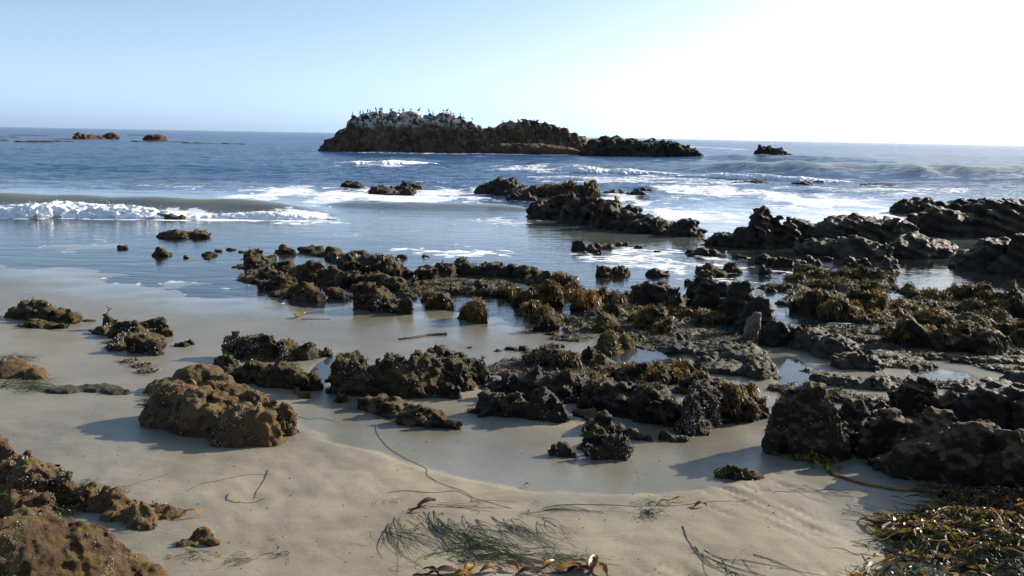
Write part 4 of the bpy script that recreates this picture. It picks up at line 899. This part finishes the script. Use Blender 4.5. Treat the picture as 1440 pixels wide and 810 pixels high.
BIRDS = [(498, 163, 0), (503.5, 158, 0), (509, 158, 0), (514.5, 157, 0), (518.5, 159, 0), (526, 156, 2), (529, 156, 0), (532.5, 155, 2), (538, 156, 1), (547, 158, 0), (550, 158, 2), (554.5, 158, 0),
         (559, 157, 2), (563.5, 156, 0), (576.5, 158, 2), (589.5, 155, 1), (611, 159, 0), (622, 157.5, 2), (627.5, 156, 1), (637, 159.5, 0), (639.5, 159, 2), (649, 162.5, 0), (654.5, 163, 1), (662, 167, 2), (704, 174, 0), (541, 158, 0), (569, 159, 2), (600, 158, 0)]
bpy.context.view_layer.update()
dg = bpy.context.evaluated_depsgraph_get()
protos, first = [bird_proto(k) for k in range(3)], [True] * 3
BL = ['slim black seabird standing upright on the crown of the bird rock', 'larger grey-brown seabird with a long bill on the crown of the bird rock', 'hunched dark seabird with neck drawn in on the crown of the bird rock']
BG = ['upright black seabirds', 'long-billed grey-brown seabirds', 'hunched dark seabirds']
guano_v = np.array([v.co[:] for v in bpy.data.objects['offshore_rock'].data.vertices]) + np.array(bpy.data.objects['offshore_rock'].location)
r_ = np.random.default_rng(3)
for (u, v, k) in BIRDS:
    # stand on the highest rock point in the bird's line of sight
    d = ray(u, 200); sel = np.abs(guano_v[:, 0] - d[0] * guano_v[:, 1]) < 0.35
    pr = CAM_Z - guano_v[sel][:, 2]
    top = guano_v[sel][np.argmin(pr / guano_v[sel][:, 1])]
    if first[k]: o = protos[k]; first[k] = False; kids = []
    else:
        o = protos[k].copy(); SC.collection.objects.link(o)
        for ch in protos[k].children:
            c = ch.copy(); SC.collection.objects.link(c); c.parent = o
    o.location = (top[0], top[1], top[2] - 0.04); s = r_.uniform(0.62, 0.9)
    o.scale = (s, s, s); o.rotation_euler = (0, 0, math.radians(r_.choice([0, 180]) + r_.uniform(-40, 40)))
    tag(o, BL[k], 'bird', BG[k])

# ------------------------------------------------------------------ seaweed on the sand
def tube(P, r0, r1, sides=4):
    P = np.asarray(P, float); n = len(P)
    T_ = np.gradient(P, axis=0); T_ /= np.linalg.norm(T_, axis=1, keepdims=True) + 1e-9
    S = np.cross(T_, [0, 0, 1.0]); S /= np.linalg.norm(S, axis=1, keepdims=True) + 1e-9
    B = np.cross(S, T_); R = np.linspace(r0, r1, n)[:, None]
    V = np.concatenate([P + R * (math.cos(a) * S + math.sin(a) * B) for a in np.linspace(0, 2 * math.pi, sides, endpoint=False)])
    i = np.arange(n - 1)
    Fc = np.concatenate([np.stack([k * n + i, k * n + i + 1, ((k + 1) % sides) * n + i + 1, ((k + 1) % sides) * n + i], 1) for k in range(sides)])
    return V, Fc
def join(L):
    V, Fc, o = [], [], 0
    for v, f in L:
        V.append(v); Fc.append(f + o); o += len(v)
    return np.concatenate(V), np.concatenate(Fc)
def on_ground(uv, lift=0.004, n=24):
    """smooth curve through photo pixels, laid on the ground"""
    q = np.array([place(u, v)[:2] for u, v in uv]); t = np.linspace(0, 1, len(q)); tt_ = np.linspace(0, 1, n)
    x = np.interp(tt_, t, q[:, 0]); y = np.interp(tt_, t, q[:, 1])
    for _ in range(3):
        x[1:-1] = (x[:-2] + 2 * x[1:-1] + x[2:]) / 4; y[1:-1] = (y[:-2] + 2 * y[1:-1] + y[2:]) / 4
    return np.stack([x, y, sand_z(x, y) + lift], 1)
def sand_z(x, y):
    i = np.clip(np.searchsorted(gx, x) - 1, 0, len(gx) - 2); j = np.clip(np.searchsorted(gy, y) - 1, 0, len(gy) - 2)
    fx = (x - gx[i]) / (gx[i + 1] - gx[i]); fy = (y - gy[j]) / (gy[j + 1] - gy[j])
    return (Z[j, i] * (1 - fx) + Z[j, i + 1] * fx) * (1 - fy) + (Z[j + 1, i] * (1 - fx) + Z[j + 1, i + 1] * fx) * fy
def wander(x, y, ang, L, rs, curl=0.5, lift=0.004, n=14, hump=0.0):
    st = L / n; P = []; c = rs.normal() * curl
    for i in range(n):
        P.append((x, y)); c += rs.normal() * curl * 0.4; ang += c * 0.35; x += math.cos(ang) * st; y += math.sin(ang) * st
    P = np.array(P); z = sand_z(P[:, 0], P[:, 1]) + lift + hump * np.abs(np.sin(np.linspace(0, 6, n))) * rs.uniform(0, 1)
    return np.column_stack([P, z])
def grass_mat(label, mat, blobs, count, L, width, seed, ang=None, curl=0.6, hump=0.02, name='surfgrass'):
    rs = np.random.default_rng(seed); parts = []
    for i in range(count):
        u, v, ru, rv = blobs[rs.integers(len(blobs))]
        c = place(u + rs.normal() * ru * 0.5, v + rs.normal() * rv * 0.5)
        a = rs.uniform(0, 6.28) if ang is None else ang + rs.normal() * 0.6
        parts.append(tube(wander(c[0], c[1], a, L * rs.uniform(0.4, 1.3), rs, curl, 0.003, 12, hump), width * rs.uniform(0.5, 1), width * 0.3, 3))
    V, Fc = join(parts)
    return mesh_obj(name, V, Fc, mat, label=label, cat='seaweed', kind='stuff')
def bunches(label, mat, arcs, width, seed, name='surfgrass'):
    '''strands swept along common arcs: (start, middle, end) photo pixels, count, spread'''
    rs = np.random.default_rng(seed); parts = []
    for p0, p1, p2, n, sp in arcs:
        A = [place(*p)[:2] for p in (p0, p1, p2)]; s = sp * A[1][1] / F0
        s *= 1.5
        for k in range(int(n * 0.85)):
            t0, t1 = rs.uniform(0, 0.35), rs.uniform(0.55, 1.0); t = np.linspace(t0, t1, 16)[:, None]
            B = [q + rs.normal(size=2) * s * w for q, w in zip(A, (1.0, 1.6, 2.4))]
            xy = (1 - t) ** 2 * B[0] + 2 * t * (1 - t) * B[1] + t ** 2 * B[2]
            xy = xy + 0.006 * np.stack([perlin(t[:, 0] * 7 + k, t[:, 0] * 0 + k * 1.7), perlin(t[:, 0] * 7, t[:, 0] * 0 + k * 2.3)], 1)
            z = sand_z(xy[:, 0], xy[:, 1]) + 0.003 + 0.018 * rs.uniform(0, 1) ** 2 * np.sin(np.pi * np.linspace(0, 1, 16))
            parts.append(tube(np.column_stack([xy, z]), width * rs.uniform(0.5, 1.1), width * 0.3, 3))
        for k in range(n // 3):
            q = A[rs.integers(3)] + rs.normal(size=2) * s * 2.5
            parts.append(tube(wander(q[0], q[1], rs.uniform(0, 6.28), 0.16 * rs.uniform(0.5, 1.4), rs, 0.9, 0.003, 12, 0.012), width * rs.uniform(0.5, 1), width * 0.3, 3))
    V, Fc = join(parts)
    return mesh_obj(name, V, Fc, mat, label=label, cat='seaweed', kind='stuff')
bunches('wide sweep of dark surfgrass strands over dry sand', 'darkgrass', [((560, 720), (545, 770), (600, 800), 16, 10), ((590, 718), (640, 770), (700, 790), 26, 12), ((650, 725), (690, 760), (745, 772), 26, 14), ((700, 730), (750, 760), (800, 772), 20, 10),
        ((740, 722), (800, 712), (870, 726), 14, 5), ((600, 710), (670, 712), (730, 718), 10, 6), ((545, 745), (600, 760), (640, 800), 14, 12), ((610, 775), (700, 760), (760, 790), 20, 12), ((760, 735), (790, 750), (795, 775), 10, 8), ((640, 790), (720, 780), (820, 795), 24, 8)], 0.0022, 1)
bunches('fresh green surfgrass at the heart of the dark sweep', 'surfgrass', [((618, 728), (635, 750), (650, 760), 24, 8), ((630, 780), (660, 785), (690, 775), 26, 8), ((770, 782), (800, 790), (840, 800), 40, 10), ((690, 770), (740, 795), (790, 802), 30, 10), ((640, 745), (680, 770), (720, 775), 18, 8)], 0.0024, 2)
grass_mat('small green surfgrass tuft by the curled kelp blade', 'surfgrass', [(912, 722, 10, 9), (925, 708, 22, 6)], 60, 0.14, 0.0022, 3)
grass_mat('long dark strands combed down the dry sand past the tangle', 'darkgrass', [(980, 775, 14, 14), (1050, 780, 20, 10), (1010, 790, 20, 8)], 14, 0.55, 0.0026, 4, ang=-1.1, curl=0.12, hump=0)
grass_mat('loose dark strands reaching toward the kelp wrack', 'darkgrass', [(1190, 720, 40, 16), (1230, 735, 30, 14), (1150, 690, 60, 8), (1210, 765, 30, 8)], 42, 0.38, 0.0022, 5, ang=-0.5, curl=0.25, hump=0.004)
grass_mat('thin dark threads strewn round the little crumbling rock', 'darkgrass', [(300, 780, 40, 12), (330, 790, 20, 8), (270, 780, 30, 14), (390, 770, 8, 16)], 40, 0.16, 0.002, 6, curl=1.0, hump=0.006)
grass_mat('green surfgrass caught between the pitted rock and the ragged rock', 'surfgrass', [(105, 700, 22, 16), (95, 720, 20, 12), (125, 690, 20, 10)], 180, 0.13, 0.0022, 7, hump=0.05)
grass_mat('olive surfgrass swept round the smooth rounded rock', 'surfgrass', [(20, 540, 34, 8), (50, 548, 30, 4), (10, 505, 26, 4)], 140, 0.3, 0.003, 8, ang=0.2, curl=0.3, hump=0.03)
grass_mat('surfgrass heap in the hollow of the peaked rock', 'surfgrass', [(235, 560, 20, 5), (270, 566, 26, 6), (255, 558, 20, 4)], 160, 0.22, 0.003, 9, hump=0.10)
def thread(label, pts, mat='darkgrass', r=0.0022, name='kelp_thread', group=None):
    V, Fc = tube(on_ground(pts, 0.003, 30), r, r * 0.6, 5)
    return mesh_obj(name, V, Fc, mat, label=label, cat='seaweed', group=group)
thread('short dark hooked thread lying on bare sand', [(378, 660), (372, 675), (362, 690), (358, 700)])
thread('dark thread curled like a fish hook on bare sand', [(322, 695), (318, 703), (330, 707), (352, 706), (372, 702)])
thread('faint long thread straggling across bare sand', [(262, 692), (280, 680), (310, 677), (345, 668), (385, 667)], r=0.0015)
thread('straight faint thread beside the ragged rock', [(178, 685), (205, 676), (236, 667)], r=0.0015)
thread('long thin thread looping from the wet runnel to the tangle', [(528, 600), (530, 612), (545, 630), (575, 648), (605, 660), (596, 667), (630, 685), (665, 695), (664, 706)], r=0.002)
thread('thin thread crossing dry sand between tuft and runnel edge', [(780, 712), (830, 708), (880, 713), (930, 712), (1000, 706), (1060, 702)], r=0.002)
thread('thin arching thread at the top of the surfgrass tangle', [(545, 693), (570, 690), (600, 694), (640, 690), (665, 700), (720, 716)], r=0.002)
thread('dark thread combed down the sand near the corner of the wrack', [(960, 740), (968, 760), (990, 790), (1030, 815)], r=0.0025)
thread('long dark root-like thread by the barnacled round rock', [(418, 585), (432, 590), (452, 588), (470, 592)], r=0.002)
def kelp_blade(label, u, v, length, width, ang, mat, curl=0.35, seed=0, lift=0.02, name='kelp', stipe=True):
    rs = np.random.default_rng(seed + 900); n, m_ = 22, 7
    c = place(u, v); t = np.linspace(0, 1, n); s = np.linspace(-1, 1, m_)
    T_, S_ = np.meshgrid(t, s, indexing='ij')
    prof = np.sin(np.pi * np.clip(T_ * 0.93 + 0.05, 0, 1)) ** 0.6
    lx = (T_ - 0.5) * length; ly = S_ * prof * width / 2
    rip = 0.07 * width * np.sin(T_ * 9 + S_ * 2 + seed) * np.abs(S_)
    curl = curl * 0.6
    lz = rip + curl * width * (S_ ** 2) * 0.6 + lift * np.sin(np.pi * T_) + curl * length * 0.35 * (T_ - 0.3).clip(0) ** 2
    x = c[0] + lx * math.cos(ang) - ly * math.sin(ang); y = c[1] + lx * math.sin(ang) + ly * math.cos(ang)
    z = sand_z(x.ravel(), y.ravel()).reshape(x.shape) + 0.006 + np.maximum(lz, 0)
    P = np.stack([x, y, z], -1).reshape(-1, 3)
    o = bpy.data.objects.new(name, None); SC.collection.objects.link(o); o.location = c; tag(o, label, 'kelp')
    fr = mesh_obj('blade', P, grid_faces(n, m_), mat, parent=o)
    sm = fr.modifiers.new('thickness', 'SOLIDIFY'); sm.thickness = 0.0025
    if stipe:
        x0, y0 = x[0, m_ // 2], y[0, m_ // 2]
        w_ = wander(x0, y0, ang + math.pi + 0.3, length * 0.6, rs, 0.25, 0.006, 8)
        v_, f_ = tube(w_, 0.004, 0.003, 6); mesh_obj('stipe', v_, f_, mat, parent=o)
    return o
kelp_blade('broad dark amber kelp blade lying flat below the tangle', 625, 806, 0.16, 0.06, 0.2, 'redkelp', 0.2, 1)
kelp_blade('upturned bright amber kelp blade below the tangle', 662, 806, 0.11, 0.06, 1.0, 'kelp', 0.9, 2)
kelp_blade('small orange kelp blade standing between the amber blades', 722, 800, 0.09, 0.035, 2.2, 'kelp', 1.1, 3)
kelp_blade('amber kelp blade half hidden in green surfgrass', 800, 803, 0.15, 0.06, 0.4, 'kelp', 0.6, 4)
kelp_blade('tall curled orange kelp blade at the edge of the tangle', 834, 799, 0.13, 0.06, 1.3, 'kelp', 1.3, 5)
kelp_blade('pale pinkish scrap of kelp in the middle of the tangle', 676, 770, 0.05, 0.03, 0.9, 'pale', 0.9, 6, stipe=False)
kelp_blade('red-brown curled kelp blade at the top of the tangle', 600, 712, 0.13, 0.04, 0.6, 'redkelp', 1.2, 7)
kelp_blade('rusty kelp scrap beside the red-brown curled blade', 590, 720, 0.08, 0.03, 0.1, 'redkelp', 0.6, 8)
kelp_blade('amber kelp blade with stalk at the green tuft', 985, 713, 0.09, 0.035, 0.3, 'kelp', 0.9, 9)
kelp_blade('thin amber kelp strip above the green tuft', 955, 703, 0.12, 0.015, 0.05, 'kelp', 0.3, 10)
kelp_blade('amber kelp blade pointing off the end of the ragged rock', 268, 727, 0.13, 0.028, 0.15, 'kelp', 0.4, 11, lift=0.04)
kelp_blade('yellow kelp blade on the flank of the peaked rock', 268, 560, 0.20, 0.06, 0.3, 'yellowkelp', 0.7, 12, lift=0.16)
kelp_blade('curled yellow-brown kelp blade beside the peaked rock', 230, 562, 0.18, 0.05, 0.8, 'yellowkelp', 0.7, 13, lift=0.10)
kelp_blade('small brown chip of kelp on the runnel edge', 741, 685, 0.045, 0.02, 0.0, 'redkelp', 0.2, 14, stipe=False)
kelp_blade('rusty plume of weed on the mirror-wet sand before the knobbly reef', 422, 447, 0.25, 0.10, 1.2, 'kelp', 0.9, 15, stipe=False)
kelp_blade('yellow-green kelp blade at the front of the wrack', 1262, 760, 0.15, 0.05, -0.6, 'yellowkelp', 0.8, 16)
kelp_blade('dark red kelp blade folded at the front of the wrack', 1248, 748, 0.13, 0.05, 0.7, 'redkelp', 1.3, 17)
kelp_blade('amber kelp blade under the square-shouldered boulder', 1165, 660, 0.14, 0.03, 1.2, 'yellowkelp', 0.9, 18)
for k, (u, v, L_, w, an, mt, cu, lab) in enumerate([(690, 805, 0.12, 0.045, 0.4, 'kelp', 0.6, 'flat amber kelp blade lying between the small orange and the bright amber blade'), (745, 806, 0.13, 0.04, 0.25, 'redkelp', 0.5, 'dark brown kelp blade under the small orange blade'),
        (772, 798, 0.10, 0.04, 0.9, 'kelp', 0.7, 'short amber kelp blade amid green strands'), (816, 806, 0.14, 0.05, 0.1, 'redkelp', 0.6, 'brown kelp blade at the foot of the tall curled blade'), (606, 806, 0.10, 0.04, 2.6, 'redkelp', 0.5, 'small brown kelp blade beside the broad dark amber blade'),
        (848, 803, 0.09, 0.04, 1.9, 'kelp', 0.9, 'pointed orange kelp blade outermost by the tall curled blade'), (650, 812, 0.12, 0.06, 0.1, 'kelp', 0.4, 'wide glossy amber kelp blade half cut by the tangle edge')]):
    kelp_blade(lab, u, v, L_, w, an, mt, cu, 40 + k)
thread('straight dark stick-like stem lying on mirror-wet sand', [(424, 449), (440, 449), (464, 449)], 'wood', 0.006, 'stem')
# driftwood-like bark strip on the wet flat
V, Fc = tube(on_ground([(561, 478), (580, 476), (600, 472), (628, 471)], 0.008, 16), 0.010, 0.024, 7)
V = V + 0.012 * np.stack([perlin(V[:, 0] * 30, V[:, 1] * 30, V[:, 2] * 30, seed=s) for s in (1, 2, 3)], 1)
mesh_obj('bark_strip', V, Fc, 'wood', label='dark strip of bark-like kelp stalk on mirror-wet sand', cat='driftwood')
# long orange stipe with nodules and bladders
P = on_ground([(1165, 655), (1172, 668), (1215, 682), (1270, 691), (1330, 694), (1390, 701)], 0.010, 60)
o = bpy.data.objects.new('kelp_stipe', None); SC.collection.objects.link(o); o.location = P[0]
tag(o, 'long orange kelp stipe stretched over sand from boulder foot into the wrack', 'kelp')
V, Fc = tube(P, 0.010, 0.008, 7); mesh_obj('stipe', V, Fc, 'kelp', parent=o)
rs = np.random.default_rng(55)
for i in range(4, 58, 4):
    b0 = P[i]; a = rs.uniform(0, 6.28); d = np.array([math.cos(a) * 0.7, math.sin(a), rs.uniform(0.2, 0.8)]) * rs.uniform(0.012, 0.03)
    V, Fc = tube(np.array([b0, b0 + d * 0.5, b0 + d]), 0.005, 0.0025, 5); mesh_obj('nodule', V, Fc, 'kelp', parent=o)
# kelp wrack in the corner: low heaps of ribbons and strands
def wrack(label, heaps, n_r, n_s, seed, mats=(('redkelp', 0.36), ('yellowkelp', 0.20), ('olive', 0.30), ('kelp', 0.14)), Ls=0.23, wd=0.0075):
    rs = np.random.default_rng(seed)
    c0 = place(heaps[0][0], heaps[0][1])
    o = bpy.data.objects.new('kelp_wrack', None); SC.collection.objects.link(o); o.location = c0; tag(o, label, 'kelp')
    HP = []
    for (u, v, ru, hh) in heaps:
        c = place(u, v); HP.append((c, ru * c[1] / F0, hh))
    def hz(x, y):
        z = np.zeros_like(x)
        for c, r, hh in HP: z = np.maximum(z, hh * np.clip(1 - ((x - c[0]) ** 2 + ((y - c[1]) * 1.0) ** 2) / r ** 2, 0, 1) ** 0.6)
        return z * (0.8 + 0.5 * perlin(x * 9, y * 9, seed=seed))
    x0 = min(c[0] - r for c, r, _ in HP); x1 = max(c[0] + r for c, r, _ in HP); y0 = min(c[1] - r for c, r, _ in HP); y1 = max(c[1] + r for c, r, _ in HP)
    XX, YY = np.meshgrid(np.arange(x0, x1, 0.014), np.arange(y0, y1, 0.014)); hh = hz(XX, YY)
    ZZ = sand_z(XX.ravel(), YY.ravel()).reshape(XX.shape) - 0.02 + hh * 0.8 + 0.008 * perlin(XX * 40, YY * 40, seed=3)
    V = np.stack([XX, YY, ZZ], -1).reshape(-1, 3); Fc = grid_faces(*XX.shape, keep=(hh > 0.012).ravel()); V, Fc, _ = compact(V, Fc, {})
    mesh_obj('matted_base', V, Fc, 'darkgrass', parent=o)
    flow = rs.uniform(2.6, 3.4)
    for mt, share in mats:
        n = int(n_r * share); parts = []
        for q_ in range(n):
            c, r, hh_ = HP[rs.integers(len(HP))]; t = rs.uniform(0, 6.28); rr = math.sqrt(rs.uniform(0, 1.0)) * r
            L_ = Ls * rs.uniform(0.25, 1.0) * rs.choice([0.6, 1.0, 2.0]); m_ = 9
            w_ = wander(c[0] + rr * math.cos(t), c[1] + rr * math.sin(t), flow + rs.normal() * 1.5, L_, rs, 0.8, 0.003, m_, 0.03)
            top = hz(w_[:, 0], w_[:, 1]); w_[:, 2] += top + rs.uniform(-0.004, 0.016)
            T_ = np.gradient(w_, axis=0); S_ = np.cross(T_, [0, 0, 1.0]) + 1e-6; S_ /= np.linalg.norm(S_, axis=1, keepdims=True)
            tw = rs.uniform(-1.2, 1.2) + np.linspace(0, rs.normal() * 2.0, m_)
            S_ = S_ * np.cos(tw)[:, None] + np.array([0, 0, 1.0]) * np.sin(tw)[:, None]
            ww = wd * rs.uniform(0.4, 1.4) * np.sin(np.pi * np.linspace(0.08, 0.97, m_))[:, None] ** 0.7
            parts.append((np.stack([w_ - S_ * ww, w_ + S_ * ww], 1).reshape(-1, 3), grid_faces(m_, 2)))
        V, Fc = join(parts); mesh_obj('ribbons', V, Fc, mt, parent=o, kind='stuff')
    parts = []
    for i in range(n_s):
        c, r, hh_ = HP[rs.integers(len(HP))]; a = rs.uniform(0, 6.28); q = math.sqrt(rs.uniform(0, 1.1))
        w_ = wander(c[0] + r * q * math.cos(a), c[1] + r * q * math.sin(a), rs.uniform(0, 6.28), 0.25 * rs.uniform(0.4, 1.2), rs, 0.6, 0.005, 12, 0.02)
        w_[:, 2] += hz(w_[:, 0], w_[:, 1]); parts.append(tube(w_, 0.0025, 0.0012, 3))
    V, Fc = join(parts); mesh_obj('strands', V, Fc, 'surfgrass', parent=o, kind='stuff')
    for i in range(14):   # gas bladders
        c, r, hh_ = HP[rs.integers(len(HP))]; a = rs.uniform(0, 6.28); q = math.sqrt(rs.uniform(0, 0.9)); x = c[0] + r * q * math.cos(a); y = c[1] + r * q * math.sin(a)
        z = float(sand_z(np.array([x]), np.array([y]))[0] + hz(np.array([x]), np.array([y]))[0]) + 0.012
        d = np.array([rs.normal(), rs.normal(), 0.4]); d = d / np.linalg.norm(d) * 0.02
        Pb = np.array([np.array([x, y, z]) + d * t for t in (-1, -0.7, 0, 0.7, 1)])
        V, Fc = tube(Pb, 0.009, 0.009, 8); n5 = 5
        cen = Pb[np.tile(np.arange(n5), 8)]; V = cen + (V - cen) * np.tile([0.15, 0.75, 1.1, 0.75, 0.15], 8)[:, None]
        mesh_obj('bladder', V, Fc, 'yellowkelp' if i % 3 else 'kelp', parent=o)
    return o
wrack('large dark heap of tangled red-brown kelp filling the corner of the sand', [(1330, 770, 90, 0.10), (1400, 760, 90, 0.14), (1440, 720, 60, 0.12), (1350, 735, 60, 0.06), (1450, 800, 120, 0.16), (1300, 755, 40, 0.05), (1330, 830, 120, 0.10), (1280, 745, 30, 0.04), (1390, 712, 40, 0.08), (1440, 690, 50, 0.14), (1350, 700, 26, 0.04)], 2600, 520, 21)
wrack('glossy amber kelp heap against the foot of the whale-backed boulder', [(1345, 670, 40, 0.10), (1375, 680, 40, 0.08), (1420, 690, 50, 0.10), (1310, 668, 24, 0.05)], 420, 60, 22, (('kelp', 0.35), ('redkelp', 0.4), ('yellowkelp', 0.25)), 0.18, 0.009)
wrack('small greenish kelp clump in the gap beside the square-shouldered boulder', [(1150, 648, 22, 0.05), (1168, 640, 14, 0.09), (1130, 645, 16, 0.03)], 110, 40, 23, (('olive', 0.6), ('yellowkelp', 0.4)), 0.15, 0.006)
wrack('low red-brown scraps of alga on wet sand before the stepped rock', [(185, 510, 10, 0.02), (198, 516, 9, 0.02), (204, 524, 9, 0.02)], 60, 6, 24, (('redalga', 1.0),), 0.10, 0.009)
wrack('bright orange kelp frond spread on the weedy rock', [(1162, 432, 9, 0.25)], 50, 2, 25, (('kelp', 1.0),), 0.35, 0.02)
wrack('yellow-orange kelp clump behind the front ridge', [(925, 532, 10, 0.18)], 60, 2, 26, (('kelp', 0.6), ('yellowkelp', .4)), 0.2, 0.012)
wrack('yellow-brown kelp and grass heap in the hollow before the peaked rock', [(262, 566, 20, 0.10), (235, 566, 20, 0.07), (290, 562, 14, 0.12)], 160, 120, 27, (('yellowkelp', 0.6), ('olive', 0.4)), 0.2, 0.007)

# floating kelp beds far out: thin ragged mats at the surface
rs = np.random.default_rng(77); parts = []
for i in range(24):
    u, v = rs.uniform(-60, 700), rs.uniform(183, 204)
    hz_v = 178 + 26 * u / 1440
    if v < hz_v + 7 or (430 < u < 1010 and v > hz_v + 14): continue
    lx, ly = sealine([(u, v)]); L_ = min(rs.uniform(3, 12) * ly[0] / 200, 6); t = np.linspace(-1, 1, 14)
    w = (1 - t ** 2) ** 0.5 * rs.uniform(0.5, 1.3) * (0.5 + np.abs(perlin(t * 3 + i, t * 0 + i)))
    x = lx[0] + t * L_; y = ly[0] + 0.15 * L_ * perlin(t * 1.5, t * 0 + i * 3.1)
    z0 = 0.05 + 0.22 * np.abs(perlin(t * 4 + i, t * 0 + 9.0))
    V = np.concatenate([np.stack([x, y - w, t * 0 - 0.25], 1), np.stack([x, y, z0 * 1.5], 1), np.stack([x, y + w, t * 0 - 0.25], 1)])
    parts.append((V, grid_faces(3, 14)))
V, Fc = join(parts); mesh_obj('kelp_bed', V, Fc, 'olive', label='brown streaks of floating kelp far out on the sea', cat='kelp', kind='stuff')

rs = np.random.default_rng(88)
for nm, lab, mt, n, rr in (('shell_grit', 'scattered pale shell grit on the dry sand', 'barnacle', 130, 0.0032), ('dark_grit', 'scattered dark weed crumbs and grit on the sand', 'wood', 260, 0.0035)):
    uv = np.stack([rs.uniform(0, 1440, n), rs.uniform(560, 810, n)], 1)
    P = np.array([place(u, v) for u, v in uv]); P[:, 2] = sand_z(P[:, 0], P[:, 1]) - 0.001
    V, Fc = bits(P, np.tile([0, 0, 1.0], (n, 1)) + rs.normal(size=(n, 3)) * 0.2, rr * rs.uniform(0.5, 1.6, n), rs)
    mesh_obj(nm, V, Fc, mt, label=lab, cat='grit', kind='stuff', smooth=False)
